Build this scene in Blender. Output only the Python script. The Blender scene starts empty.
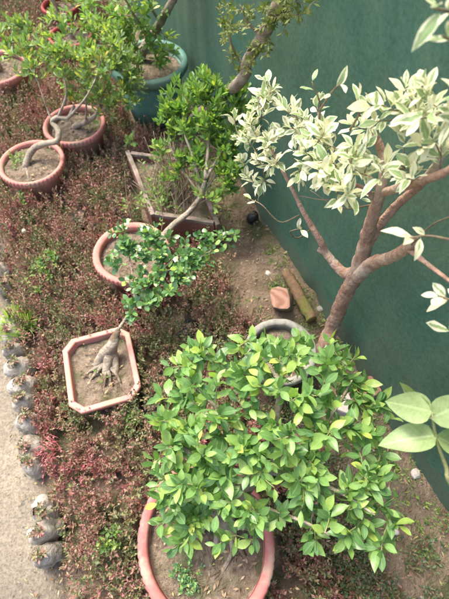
import bpy, math, random
import numpy as np
from mathutils import Vector, noise
R = math.radians
rng = np.random.default_rng(7)
random.seed(7)
sc = bpy.context.scene
C = sc.collection
UP = np.array([0., 0., 1.])

# ------------------------------------------------------------------ survey of the place
# camera 1.5 m above the ground, pitched 59 degrees down; at() turns a sight line of the photograph
# into the world point where it meets a horizontal plane, near_fence() where it meets a plane parallel to the fence
CAMH, FOC, PITCH = 1.5, 433.0, R(59)
def sight(px, py):
    x = px - 224.5; y = 299.5 - py
    return np.array([x, math.cos(PITCH)*FOC + math.sin(PITCH)*y, -math.sin(PITCH)*FOC + math.cos(PITCH)*y])
def at(px, py, z=0.0):
    d = sight(px, py); t = (z - CAMH)/d[2]
    return np.array([d[0]*t, d[1]*t, z])
FA = R(23.4)
FD = np.array([-math.sin(FA), math.cos(FA), 0.])       # along the fence
FN = np.array([-math.cos(FA), -math.sin(FA), 0.])      # from the fence towards the bed
F0 = np.array([0.164, 1.383, 0.])
def near_fence(px, py, off):
    d = sight(px, py); o = np.array([0, 0, CAMH])
    t = (off - np.dot(o - F0, FN))/np.dot(d, FN)
    return o + d*t
def fdist(p): return float(np.dot(np.array([p[0], p[1], 0.]) - F0, FN))
def edge_x(y):                                          # path edge, x as a function of y
    ys = [-3, -0.6, -0.03, 0.162, 0.38, 0.807, 1.072, 2.2, 6]
    xs = [0.35, -0.30, -0.485, -0.565, -0.655, -0.835, -0.945, -1.42, -3.0]
    return float(np.interp(y, ys, xs))

# ------------------------------------------------------------------ objects
def tag(o, label=None, cat=None, group=None, kind=None):
    if label: o['label'] = label
    if cat: o['category'] = cat
    if group: o['group'] = group
    if kind: o['kind'] = kind
    return o
def empty(name, loc, label, cat, group=None):
    o = bpy.data.objects.new(name, None); C.objects.link(o)
    o.location = tuple(float(v) for v in loc); o.empty_display_size = .05
    return tag(o, label, cat, group)
def link(name, me, parent=None, mats=()):
    o = bpy.data.objects.new(name, me); C.objects.link(o)
    for m in mats: me.materials.append(m)
    if parent is not None:
        o.parent = parent
        me.transform(__import__('mathutils').Matrix.Translation(-parent_loc(parent)))
    return o
def parent_loc(p):
    v = Vector(p.location)
    while p.parent: p = p.parent; v += Vector(p.location)
    return v
def mesh_np(name, V, F, UV=None, smooth=True, midx=None):
    me = bpy.data.meshes.new(name)
    V = np.asarray(V, dtype=np.float32); F = np.asarray(F, dtype=np.int32)
    n, k = F.shape
    me.vertices.add(len(V)); me.vertices.foreach_set('co', V.ravel())
    me.loops.add(n*k); me.loops.foreach_set('vertex_index', F.ravel())
    me.polygons.add(n); me.polygons.foreach_set('loop_start', np.arange(0, n*k, k, dtype=np.int32))
    if UV is not None:
        uv = me.uv_layers.new(name='UVMap')
        uv.data.foreach_set('uv', np.asarray(UV, dtype=np.float32)[F.ravel()].ravel())
    me.update(calc_edges=True)
    me.polygons.foreach_set('use_smooth', np.full(n, smooth))
    if midx is not None: me.polygons.foreach_set('material_index', np.asarray(midx, dtype=np.int32))
    me.validate()
    return me
class MB:
    def __init__(s): s.v = []; s.f = []; s.m = []; s.br = []
    def add(s, v, f, mi=0):
        b = len(s.v); s.v += [tuple(map(float, p)) for p in v]
        s.f += [tuple(b+i for i in q) for q in f]; s.m += [mi]*len(f)
    def build(s, name, mats, parent=None, smooth=True):
        me = bpy.data.meshes.new(name); me.from_pydata(s.v, [], s.f); me.update()
        for p, mi in zip(me.polygons, s.m): p.use_smooth = smooth; p.material_index = mi
        return link(name, me, parent, mats if isinstance(mats, (list, tuple)) else [mats])
def nz(v): v = np.asarray(v, float); l = np.linalg.norm(v); return v/(l if l > 1e-9 else 1)
def smoothpath(pts, rad, step):
    pts = np.array(pts, float); rad = np.array(rad, float)
    if len(pts) < 3:
        n = max(2, int(np.linalg.norm(pts[1]-pts[0])/step)+1); t = np.linspace(0, 1, n)[:, None]
        return pts[0]*(1-t)+pts[1]*t, rad[0]*(1-t[:, 0])+rad[1]*t[:, 0]
    P = np.vstack([2*pts[0]-pts[1], pts, 2*pts[-1]-pts[-2]]); out = []; ro = []
    for i in range(1, len(P)-2):
        n = max(2, int(np.linalg.norm(P[i+1]-P[i])/step)+1)
        for t in np.linspace(0, 1, n, endpoint=False):
            a, b, c, d = P[i-1:i+3]
            out.append(.5*((2*b)+(-a+c)*t+(2*a-5*b+4*c-d)*t*t+(-a+3*b-3*c+d)*t**3))
            ro.append(rad[i-1]*(1-t)+rad[i]*t)
    out.append(pts[-1]); ro.append(rad[-1])
    return np.array(out), np.array(ro)
def tube(mb, pts, rad, sides=6, step=.02, gnarl=0., cap=True, mi=0, raw=False):
    if not raw: pts, rad = smoothpath(pts, rad, step)
    n = len(pts); T = np.gradient(pts, axis=0)
    u = nz(np.cross(T[0], [0.3, 0.5, 0.81])); V = []
    for i in range(n):
        t = nz(T[i]); u = nz(u - t*np.dot(u, t)); w = np.cross(t, u)
        for k in range(sides):
            a = 2*math.pi*k/sides; d = u*math.cos(a)+w*math.sin(a); r = rad[i]
            if gnarl:
                q = pts[i]+d*r
                r *= 1+gnarl*(noise.noise(Vector(q*38))*1.0+noise.noise(Vector(q*110))*.5)
            V.append(pts[i]+d*r)
    F = [(i*sides+k, i*sides+(k+1) % sides, (i+1)*sides+(k+1) % sides, (i+1)*sides+k) for i in range(n-1) for k in range(sides)]
    if cap:
        V += [pts[0], pts[-1]]; b = len(V)
        F += [(b-2, (k+1) % sides, k) for k in range(sides)]+[(b-1, (n-1)*sides+k, (n-1)*sides+(k+1) % sides) for k in range(sides)]
    mb.add(V, F, mi)
def lathe(mb, prof, cx, cy, seg=64, mod=None, sx=1, sy=1, rot=0, mi=0, closed=False):
    V = []; n = len(prof); c, s = math.cos(rot), math.sin(rot)
    for k in range(seg):
        a = 2*math.pi*k/seg
        for i, (r, z) in enumerate(prof):
            rr = r + (mod(a, i, z) if mod else 0)
            x = rr*math.cos(a)*sx; y = rr*math.sin(a)*sy
            V.append((cx+x*c-y*s, cy+x*s+y*c, z))
    F = []
    m = n if closed else n-1
    for k in range(seg):
        for i in range(m):
            j = (i+1) % n; kk = (k+1) % seg
            F.append((k*n+i, kk*n+i, kk*n+j, k*n+j))
    mb.add(V, F, mi)

# ------------------------------------------------------------------ materials
def newmat(name):
    m = bpy.data.materials.new(name); m.use_nodes = True; nt = m.node_tree
    b = nt.nodes['Principled BSDF']
    return m, nt, b
def ramp(nt, stops, interp='LINEAR'):
    r = nt.nodes.new('ShaderNodeValToRGB'); e = r.color_ramp; e.interpolation = interp
    while len(e.elements) < len(stops): e.elements.new(.5)
    for x, (p, c) in zip(e.elements, stops): x.position = p; x.color = (*c, 1)
    return r
def noise_n(nt, scale, detail=5, rough=.6, vec=None, dist=0):
    n = nt.nodes.new('ShaderNodeTexNoise'); n.inputs['Scale'].default_value = scale
    n.inputs['Detail'].default_value = detail; n.inputs['Roughness'].default_value = rough
    n.inputs['Distortion'].default_value = dist
    if vec is not None: nt.links.new(vec, n.inputs['Vector'])
    return n
def objco(nt, scale=(1, 1, 1), rot=(0, 0, 0)):
    t = nt.nodes.new('ShaderNodeTexCoord'); mp = nt.nodes.new('ShaderNodeMapping')
    mp.inputs['Scale'].default_value = scale; mp.inputs['Rotation'].default_value = rot
    nt.links.new(t.outputs['Object'], mp.inputs['Vector']); return mp.outputs['Vector']
def mixc(nt, fac, a, b, mode='MIX'):
    m = nt.nodes.new('ShaderNodeMix'); m.data_type = 'RGBA'; m.blend_type = mode
    for s, v in ((m.inputs['Factor'], fac), (m.inputs[6], a), (m.inputs[7], b)):
        if isinstance(v, bpy.types.NodeSocket): nt.links.new(v, s)
        elif isinstance(v, (int, float)): s.default_value = v
        else: s.default_value = (*v, 1)
    return m.outputs[2]
def bump(nt, b, h, strength=.4, dist=.01):
    n = nt.nodes.new('ShaderNodeBump'); n.inputs['Strength'].default_value = strength
    n.inputs['Distance'].default_value = dist; nt.links.new(h, n.inputs['Height']); nt.links.new(n.outputs[0], b.inputs['Normal'])
def math_n(nt, op, a, b=None, clamp=False):
    m = nt.nodes.new('ShaderNodeMath'); m.operation = op; m.use_clamp = clamp
    for s, v in ((m.inputs[0], a), (m.inputs[1], b)):
        if v is None: continue
        if isinstance(v, bpy.types.NodeSocket): nt.links.new(v, s)
        else: s.default_value = v
    return m.outputs[0]
def surf(name, c1, c2, scale=20, rough=.8, bs=.4, bd=.005, c3=None, scale3=4, spec=.3, stretch=(1, 1, 1), fine=120):
    m, nt, b = newmat(name); v = objco(nt, stretch)
    n = noise_n(nt, scale, 6, .65, v); r = ramp(nt, [(.3, c1), (.7, c2)]); nt.links.new(n.outputs[0], r.inputs[0])
    col = r.outputs[0]
    if c3:
        n3 = noise_n(nt, scale3, 5, .6, v); r3 = ramp(nt, [(.5, (0, 0, 0)), (.62, (1, 1, 1))]); nt.links.new(n3.outputs[0], r3.inputs[0])
        col = mixc(nt, r3.outputs[0], col, c3)
    nt.links.new(col, b.inputs['Base Color']); b.inputs['Roughness'].default_value = rough
    b.inputs['Specular IOR Level'].default_value = spec
    nf = noise_n(nt, fine, 4, .7, v); h = math_n(nt, 'ADD', n.outputs[0], nf.outputs[0])
    bump(nt, b, h, bs, bd); return m
def leafmat(name, stops, rough=.35, trans=.35, tint=(1.2, 1.35, .5), rib=None, patch=None, spec=.5, patch2=None, blot=None):
    m, nt, b = newmat(name); g = nt.nodes.new('ShaderNodeNewGeometry')
    r = ramp(nt, stops); nt.links.new(g.outputs['Random Per Island'], r.inputs[0]); col = r.outputs[0]
    if patch:
        n = noise_n(nt, patch[0], 3, .6, objco(nt)); rp = ramp(nt, [(.46, (0, 0, 0)), (.6, (1, 1, 1))]); nt.links.new(n.outputs[0], rp.inputs[0])
        r2 = ramp(nt, patch[1]); nt.links.new(g.outputs['Random Per Island'], r2.inputs[0])
        col = mixc(nt, rp.outputs[0], col, r2.outputs[0])
    if patch2:
        n = noise_n(nt, patch2[0], 3, .6, objco(nt, rot=(.4, .3, 1))); rp = ramp(nt, [(.47, (0, 0, 0)), (.56, (.85, .85, .85))]); nt.links.new(n.outputs[0], rp.inputs[0])
        r2 = ramp(nt, patch2[1]); nt.links.new(g.outputs['Random Per Island'], r2.inputs[0])
        col = mixc(nt, rp.outputs[0], col, r2.outputs[0])
    if blot:
        n = noise_n(nt, 70, 4, .65, objco(nt)); rp = ramp(nt, [(.3, (.72, .74, .7)), (.6, (1.12, 1.1, 1.1))]); nt.links.new(n.outputs[0], rp.inputs[0])
        col = mixc(nt, .8, col, rp.outputs[0], 'MULTIPLY')
        n = noise_n(nt, 160, 3, .5, objco(nt)); rp = ramp(nt, [(.69, (0, 0, 0)), (.74, (.8, .8, .8))]); nt.links.new(n.outputs[0], rp.inputs[0])
        col = mixc(nt, rp.outputs[0], col, blot)
    if rib:
        uv = nt.nodes.new('ShaderNodeUVMap'); sp = nt.nodes.new('ShaderNodeSeparateXYZ'); nt.links.new(uv.outputs[0], sp.inputs[0])
        d = math_n(nt, 'ABSOLUTE', math_n(nt, 'SUBTRACT', sp.outputs[0], .5))
        mid = math_n(nt, 'LESS_THAN', d, .045)
        # side veins run forward from the midrib
        w = math_n(nt, 'SINE', math_n(nt, 'MULTIPLY', math_n(nt, 'SUBTRACT', sp.outputs[1], math_n(nt, 'MULTIPLY', d, .45)), 60.))
        w = math_n(nt, 'GREATER_THAN', w, .82)
        f = math_n(nt, 'ADD', math_n(nt, 'MULTIPLY', mid, .55), math_n(nt, 'MULTIPLY', w, .16), True)
        col = mixc(nt, f, col, rib)
    nt.links.new(col, b.inputs['Base Color']); b.inputs['Roughness'].default_value = rough
    b.inputs['Specular IOR Level'].default_value = spec
    tr = nt.nodes.new('ShaderNodeBsdfTranslucent'); tc = mixc(nt, 1., col, tint, 'MULTIPLY'); nt.links.new(tc, tr.inputs[0])
    mx = nt.nodes.new('ShaderNodeMixShader'); mx.inputs[0].default_value = trans
    nt.links.new(b.outputs[0], mx.inputs[1]); nt.links.new(tr.outputs[0], mx.inputs[2])
    nt.links.new(mx.outputs[0], nt.nodes['Material Output'].inputs[0]); return m

M_ficus = leafmat('ficus_leaf', [(0, (.09, .20, .07)), (.3, (.14, .29, .09)), (.65, (.21, .38, .11)), (.88, (.31, .47, .12)), (.97, (.40, .56, .12)), (1, (.52, .60, .14))], .38, .33, rib=(.30, .46, .19), blot=(.30, .26, .12))
M_light = leafmat('shrub_leaf', [(0, (.12, .23, .075)), (.5, (.20, .36, .09)), (.85, (.32, .47, .11)), (1, (.48, .52, .10))], .4, .38, rib=(.3, .45, .15))
M_pale = leafmat('bonsai_leaf', [(0, (.14, .25, .12)), (.45, (.23, .37, .13)), (.8, (.35, .47, .14)), (.95, (.50, .53, .12)), (1, (.55, .36, .08))], .5, .4, rib=(.38, .46, .2), blot=(.35, .28, .12))
M_round = leafmat('round_leaf', [(0, (.08, .18, .08)), (.5, (.13, .27, .10)), (.85, (.21, .38, .12)), (1, (.42, .56, .12))], .28, .25, spec=.6)
M_big = leafmat('broad_leaf', [(0, (.25, .36, .15)), (1, (.33, .43, .19))], .45, .35, rib=(.46, .56, .28), blot=(.38, .34, .16))
M_weed = leafmat('weed_leaf', [(0, (.09, .18, .05)), (.6, (.18, .31, .07)), (1, (.32, .42, .10))], .5, .3)
M_moss = leafmat('moss_leaf', [(0, (.10, .15, .04)), (1, (.24, .27, .07))], .6, .3)
M_cover = leafmat('ground_cover_leaf',
    [(0, (.08, .13, .055)), (.3, (.18, .23, .10)), (.46, (.30, .15, .125)), (.68, (.42, .20, .185)), (.86, (.46, .29, .24)), (.94, (.42, .12, .14)), (1, (.40, .46, .21))],
    .55, .2, (1.2, 1.0, .7),
    patch=(3.2, [(0, (.24, .07, .075)), (.35, (.38, .13, .135)), (.6, (.48, .24, .22)), (.85, (.20, .25, .11)), (1, (.58, .13, .19))]),
    patch2=(9., [(0, (.07, .13, .05)), (.4, (.15, .23, .085)), (.7, (.26, .34, .13)), (.85, (.34, .15, .13)), (1, (.42, .48, .20))]))
M_dark = leafmat('low_cover_leaf', [(0, (.05, .09, .04)), (.5, (.10, .16, .065)), (.75, (.21, .08, .065)), (1, (.20, .26, .09))], .5, .2, (1.2, 1., .7))
M_stem = surf('dry_stem', (.14, .08, .06), (.33, .24, .17), 30, .9)
def varieg():
    m, nt, b = newmat('variegated_leaf'); g = nt.nodes.new('ShaderNodeNewGeometry')
    uv = nt.nodes.new('ShaderNodeUVMap'); sp = nt.nodes.new('ShaderNodeSeparateXYZ'); nt.links.new(uv.outputs[0], sp.inputs[0])
    d = math_n(nt, 'MULTIPLY', math_n(nt, 'ABSOLUTE', math_n(nt, 'SUBTRACT', sp.outputs[0], .5)), 2.)
    n = noise_n(nt, 85, 3, .6, objco(nt))
    e = math_n(nt, 'ADD', d, math_n(nt, 'MULTIPLY', math_n(nt, 'SUBTRACT', n.outputs[0], .5), 1.3))
    e = math_n(nt, 'ADD', e, math_n(nt, 'MULTIPLY', math_n(nt, 'SUBTRACT', sp.outputs[1], .5), .35))
    th = math_n(nt, 'MULTIPLY', math_n(nt, 'POWER', g.outputs['Random Per Island'], 1.6), .9)
    f = math_n(nt, 'MULTIPLY', math_n(nt, 'SUBTRACT', math_n(nt, 'ADD', e, .08), th), 9., True)
    rg = ramp(nt, [(0, (.20, .34, .15)), (.6, (.34, .47, .21)), (1, (.48, .58, .27))]); nt.links.new(n.outputs[0], rg.inputs[0])
    rc = ramp(nt, [(0, (.80, .77, .46)), (.5, (.88, .87, .66)), (1, (.82, .84, .54))]); nt.links.new(g.outputs['Random Per Island'], rc.inputs[0])
    col = mixc(nt, f, rg.outputs[0], rc.outputs[0])
    mid = math_n(nt, 'MULTIPLY', math_n(nt, 'LESS_THAN', d, .07), .5)
    col = mixc(nt, mid, col, (.6, .66, .35))
    nt.links.new(col, b.inputs['Base Color']); b.inputs['Roughness'].default_value = .42
    tr = nt.nodes.new('ShaderNodeBsdfTranslucent'); nt.links.new(col, tr.inputs[0])
    mx = nt.nodes.new('ShaderNodeMixShader'); mx.inputs[0].default_value = .33
    nt.links.new(b.outputs[0], mx.inputs[1]); nt.links.new(tr.outputs[0], mx.inputs[2])
    nt.links.new(mx.outputs[0], nt.nodes['Material Output'].inputs[0]); return m
M_var = varieg()
M_barkp = surf('pinkish_bark', (.30, .175, .12), (.64, .43, .32), 38, .95, .8, .014, (.60, .50, .40), 11, stretch=(1, 1, .6))
M_barkg = surf('pale_bark', (.25, .21, .155), (.55, .48, .38), 34, .95, 1., .010, (.20, .15, .10), 14)
M_barkm = surf('mossy_bark', (.20, .15, .11), (.52, .44, .36), 24, .95, 1., .012, (.19, .21, .09), 11)
M_twig = surf('twig_bark', (.14, .10, .06), (.28, .22, .14), 60, .8)
M_gtwig = surf('green_twig', (.16, .20, .07), (.32, .30, .15), 60, .6)
M_terra = surf('terracotta_plastic', (.38, .12, .11), (.52, .21, .185), 20, .7, .35, .003, (.42, .30, .23), 10, spec=.35, fine=300)
M_terrad = surf('dull_terracotta_plastic', (.46, .17, .14), (.58, .27, .225), 22, .75, .35, .003, (.40, .27, .20), 9, fine=300)
M_pink = surf('faded_salmon_plastic', (.52, .205, .175), (.63, .29, .245), 14, .6, .15, .002, (.46, .27, .19), 10, fine=260)
M_wine = surf('wine_red_plastic', (.30, .045, .05), (.40, .085, .08), 18, .55, .15, .002)
M_teal = surf('green_plastic', (.075, .19, .155), (.12, .26, .21), 14, .6, .2, .002, (.19, .27, .21), 7, spec=.35)
M_soil = surf('garden_soil', (.16, .115, .08), (.46, .35, .25), 11, .95, 1., .03, (.13, .14, .065), 4.5, fine=90)
M_psoil = surf('potting_soil', (.12, .09, .065), (.36, .29, .21), 40, .95, 1., .012, (.14, .14, .075), 12)
M_rotn = surf('weathered_timber', (.15, .11, .09), (.36, .29, .25), 18, .9, .6, .004, (.10, .10, .06), 8, stretch=(1, 1, 1))
M_rust = surf('red_brown_board', (.16, .07, .05), (.27, .13, .10), 18, .9, .5, .004)
M_cem = surf('weathered_cement', (.20, .195, .17), (.36, .35, .31), 30, .9, .6, .004, (.15, .16, .12), 10)
M_stone = surf('pale_stone', (.42, .36, .32), (.60, .54, .49), 22, .85, .5, .004)
M_cut = surf('cut_timber', (.36, .19, .14), (.52, .31, .24), 40, .9, .5, .003)
M_black = surf('black_polythene', (.012, .012, .014), (.03, .03, .035), 18, .35, .3, .004, spec=.6)
def bagmat():
    m, nt, b = newmat('clear_polythene'); v = objco(nt)
    n = noise_n(nt, 22, 5, .65, v); r = ramp(nt, [(.3, (.20, .17, .13)), (.46, (.36, .335, .285)), (.7, (.50, .475, .42))]); nt.links.new(n.outputs[0], r.inputs[0])
    nt.links.new(r.outputs[0], b.inputs['Base Color']); b.inputs['Roughness'].default_value = .6; b.inputs['Specular IOR Level'].default_value = .3
    n2 = noise_n(nt, 45, 4, .6, v, 1.2); bump(nt, b, n2.outputs[0], .8, .008); return m
M_bag = bagmat()
def pathmat():
    m, nt, b = newmat('path_cement'); v = objco(nt)
    n = noise_n(nt, 2.3, 7, .6, v); r = ramp(nt, [(.3, (.15, .138, .115)), (.5, (.235, .213, .173)), (.72, (.33, .293, .235))]); nt.links.new(n.outputs[0], r.inputs[0])
    n9 = noise_n(nt, 1.1, 4, .6, v, .8); r9 = ramp(nt, [(.38, (.66, .66, .68)), (.58, (1.1, 1.08, 1.05))]); nt.links.new(n9.outputs[0], r9.inputs[0])
    n2 = noise_n(nt, 130, 5, .7, v); r2 = ramp(nt, [(.35, (.62, .6, .58)), (.6, (1.08, 1.06, 1.04))]); nt.links.new(n2.outputs[0], r2.inputs[0])
    n3 = noise_n(nt, 12, 6, .7, v, .6); r3 = ramp(nt, [(.54, (0, 0, 0)), (.66, (.7, .7, .7))]); nt.links.new(n3.outputs[0], r3.inputs[0])
    c = mixc(nt, r3.outputs[0], r.outputs[0], (.20, .185, .15)); c = mixc(nt, 1., c, r2.outputs[0], 'MULTIPLY')
    vo = nt.nodes.new('ShaderNodeTexVoronoi'); vo.inputs['Scale'].default_value = 75; nt.links.new(v, vo.inputs['Vector'])
    rv = ramp(nt, [(.08, (.5, .47, .43)), (.16, (1, 1, 1))]); nt.links.new(vo.outputs['Distance'], rv.inputs[0]); c = mixc(nt, .6, c, rv.outputs[0], 'MULTIPLY'); c = mixc(nt, 1., c, r9.outputs[0], 'MULTIPLY')
    nt.links.new(c, b.inputs['Base Color']); b.inputs['Roughness'].default_value = .95; b.inputs['Specular IOR Level'].default_value = .2
    bump(nt, b, math_n(nt, 'ADD', n2.outputs[0], n3.outputs[0]), .7, .006); return m
M_path = pathmat()
def netmat():
    m, nt, b = newmat('green_shade_net'); v = objco(nt)
    n = noise_n(nt, 2.6, 6, .62, v, .5); r = ramp(nt, [(.3, (.046, .120, .082)), (.5, (.066, .150, .102)), (.7, (.092, .178, .118))]); nt.links.new(n.outputs[0], r.inputs[0])
    n2 = noise_n(nt, 9, 5, .7, v, .8); r2 = ramp(nt, [(.5, (0, 0, 0)), (.72, (.5, .5, .5))]); nt.links.new(n2.outputs[0], r2.inputs[0])
    c = mixc(nt, r2.outputs[0], r.outputs[0], (.075, .16, .145))
    n3 = noise_n(nt, 1.3, 5, .62, v, 1.2); r3 = ramp(nt, [(.42, (0, 0, 0)), (.66, (.75, .75, .75))]); nt.links.new(n3.outputs[0], r3.inputs[0])
    c = mixc(nt, r3.outputs[0], c, (.115, .165, .105))
    n5 = noise_n(nt, 95, 5, .75, v); r5 = ramp(nt, [(.3, (.74, .76, .75)), (.68, (1.22, 1.2, 1.18))]); nt.links.new(n5.outputs[0], r5.inputs[0])
    c = mixc(nt, 1., c, r5.outputs[0], 'MULTIPLY')
    # dust splashed up from the ground
    s = nt.nodes.new('ShaderNodeSeparateXYZ'); nt.links.new(v, s.inputs[0])
    n4 = noise_n(nt, 14, 5, .7, v); lim = math_n(nt, 'MULTIPLY', n4.outputs[0], .16)
    dst = math_n(nt, 'MULTIPLY', math_n(nt, 'LESS_THAN', s.outputs[2], lim), .35); c = mixc(nt, dst, c, (.13, .12, .08))
    def weave(dirn, sc_):
        w = nt.nodes.new('ShaderNodeTexWave'); w.bands_direction = dirn; w.inputs['Scale'].default_value = sc_
        w.inputs['Distortion'].default_value = .6; nt.links.new(v, w.inputs['Vector']); return w.outputs['Fac']
    wz = weave('Z', 150); wy = weave('Y', 170)
    ww = math_n(nt, 'MULTIPLY', math_n(nt, 'ADD', wz, wy), .5)
    rw = ramp(nt, [(.2, (.86, .87, .87)), (.8, (1.08, 1.08, 1.08))]); nt.links.new(ww, rw.inputs[0])
    c = mixc(nt, .75, c, rw.outputs[0], 'MULTIPLY')
    nt.links.new(c, b.inputs['Base Color']); b.inputs['Roughness'].default_value = .8; b.inputs['Specular IOR Level'].default_value = .2
    bump(nt, b, math_n(nt, 'ADD', ww, n2.outputs[0]), .35, .003)
    tr = nt.nodes.new('ShaderNodeBsdfTranslucent'); nt.links.new(c, tr.inputs[0])
    mx = nt.nodes.new('ShaderNodeMixShader'); mx.inputs[0].default_value = .3
    nt.links.new(b.outputs[0], mx.inputs[1]); nt.links.new(tr.outputs[0], mx.inputs[2])
    nt.links.new(mx.outputs[0], nt.nodes['Material Output'].inputs[0]); return m
M_net = netmat()

# ------------------------------------------------------------------ leaves
PROF = {
 'ficus': lambda v: np.sin(np.pi*np.clip(v, 0, 1)**.95)**.85*(1-.12*v),
 'fig': lambda v: np.clip(np.sin(np.pi*np.clip(v, 0, 1)**1.08)**.72, 0, 1)*np.clip(1.25-.55*np.clip(v, 0, 1)**5*1.6, .3, 1),
 'obov': lambda v: np.sin(np.pi*np.clip(v, 0, 1)**1.35)**.8,
 'round': lambda v: np.sin(np.pi*np.clip(v, 0, 1)**1.15)**.55,
 'lance': lambda v: np.sin(np.pi*np.clip(v, 0, 1)**.8)**1.0,
 'broad': lambda v: np.sin(np.pi*np.clip(v, 0, 1)**.72)**.75}
def template(rows, prof, petiole):
    vs = list(np.linspace(0, 1, rows+1)); S = []
    if petiole: vs = [-petiole]+vs
    w = PROF[prof](np.array(vs)); V = []
    for v, ww in zip(vs, w):
        ww = max(float(ww) if v > 0 else 0, .035 if v < .9 else .01)
        V += [(-ww, v, -1), (0, v, 0), (ww, v, 1)]
    F = []
    for i in range(len(vs)-1):
        a = i*3; F += [(a, a+1, a+4, a+3), (a+1, a+2, a+5, a+4)]
    return np.array(V), np.array(F)
def leaf_arrays(pos, D, N, L, W, rows, prof, petiole=.15, curve=.15, fold=.25, wav=.0):
    pos = np.array(pos, float); D = np.array(D, float); N = np.array(N, float); n = len(pos)
    D /= np.linalg.norm(D, axis=1)[:, None]
    X = np.cross(D, N); X /= np.linalg.norm(X, axis=1)[:, None]+1e-9; Z = np.cross(X, D)
    T, F = template(rows, prof, petiole); k = len(T)
    L = np.broadcast_to(np.asarray(L, float), n)[:, None]; W = np.broadcast_to(np.asarray(W, float), n)[:, None]
    cv = (curve*(-.1+2.2*rng.random(n)**1.5))[:, None]; fo = (fold*(.3+1.4*rng.random(n)))[:, None]
    tw = rng.normal(0, .35, n)[:, None]
    x = T[None, :, 0]*W/2; y = T[None, :, 1]*L; vv = np.clip(T[None, :, 1], 0, 1)
    z = fo*np.abs(x) - cv*vv**2*L + tw*x*vv
    if wav: z = z + wav*L*np.abs(T[None, :, 0])*np.sin(vv*9+rng.random(n)[:, None]*6+T[None, :, 2])
    V = pos[:, None, :]+x[..., None]*X[:, None]+y[..., None]*D[:, None]+z[..., None]*Z[:, None]
    uv = np.stack([T[:, 2]*.5+.5, T[:, 1]], 1)
    Fa = (F[None]+(np.arange(n)*k)[:, None, None]).reshape(-1, 4)
    return V.reshape(-1, 3), Fa, np.tile(uv, (n, 1))
class Leaves:
    def __init__(s): s.p = []; s.d = []; s.n = []; s.l = []; s.w = []
    def add(s, p, d, n, l, w): s.p.append(p); s.d.append(d); s.n.append(n); s.l.append(l); s.w.append(w)
    def build(s, name, mat, parent, rows=4, prof='ficus', **k):
        V, F, UV = leaf_arrays(s.p, s.d, s.n, s.l, s.w, rows, prof, **k)
        return link(name, mesh_np(name, V, F, UV), parent, [mat])
def rosette(L, tip, t, n, back, length, ratio, th0=.6, th1=1.35, up=.35, rand=.3, path=None):
    """n leaves spiralling back from a shoot tip"""
    a = random.random()*6.28; t = nz(t)
    u = nz(np.cross(t, [.31, .2, .93])); w = np.cross(t, u)
    for i in range(n):
        q = i/max(1, n-1); a += 2.4+random.uniform(-.3, .3)
        rad = u*math.cos(a)+w*math.sin(a); th = th0+(th1-th0)*q+random.uniform(-.2, .2)
        d = nz(t*math.cos(th)+rad*math.sin(th)+np.array([0, 0, up])*.35+rng.normal(0, .12, 3))
        p = tip-t*back*q if path is None else path(q*back)
        nn = nz(UP*1.0+t*.35+rng.normal(0, rand, 3)); ln = length*(.62+.45*math.sin(math.pi*min(1, q*.8+.15)))*random.uniform(.7, 1.18)
        L.add(p+d*ln*.12, d, nn, ln, ln*ratio*random.uniform(.88, 1.1))
def crown(wood, L, limbs, clusters, leaf, nleaf=8, ratio=.42, twr=.0016, back=.06, straight=.5, upw=.35, **rk):
    """twigs grow from the limbs to tips scattered through the clusters; each tip carries a leafy shoot"""
    nodes = [np.array(p) for l in limbs for p in l]
    tips = []
    for c, rad, n in clusters:
        c = np.array(c); rad = np.array(rad) if np.ndim(rad) else np.array([rad]*3)
        for _ in range(n):
            v = rng.normal(0, 1, 3); v = v/np.linalg.norm(v)*rng.random()**.4; tips.append(c+v*rad)
    N = np.array(nodes)
    tips.sort(key=lambda p: np.min(np.linalg.norm(N-p, axis=1)))
    for p in tips:
        N = np.array(nodes); d = np.linalg.norm(N-p, axis=1)+.6*np.maximum(0, N[:, 2]-p[2]); i = int(np.argmin(d)); a = N[i]
        dist = np.linalg.norm(p-a)
        if dist < .004: continue
        m1 = a*.62+p*.38+np.array([0, 0, -.06*dist*straight])+rng.normal(0, .05*dist, 3)
        m2 = a*.25+p*.75+np.array([0, 0, -.04*dist*straight])+rng.normal(0, .04*dist, 3)
        r0 = twr*(1+min(2., dist*9))
        pts, rad = smoothpath([a, m1, m2, p], [r0, r0*.8, twr*.8, twr*.55], .018)
        tube(wood, pts, rad, 5, raw=True, cap=False, mi=1)
        nodes += [m1, m2]
        t = nz(p-m2+UP*upw*np.linalg.norm(p-m2))
        cum = np.concatenate([[0], np.cumsum(np.linalg.norm(np.diff(pts[::-1], axis=0), axis=1))]); rp = pts[::-1]
        f = lambda s: np.array([np.interp(s, cum, rp[:, k]) for k in range(3)])
        n = max(3, int(nleaf*random.uniform(.7, 1.3)))
        rosette(L, p, t, n, back*random.uniform(.7, 1.2), leaf, ratio, path=f, **rk)

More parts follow.
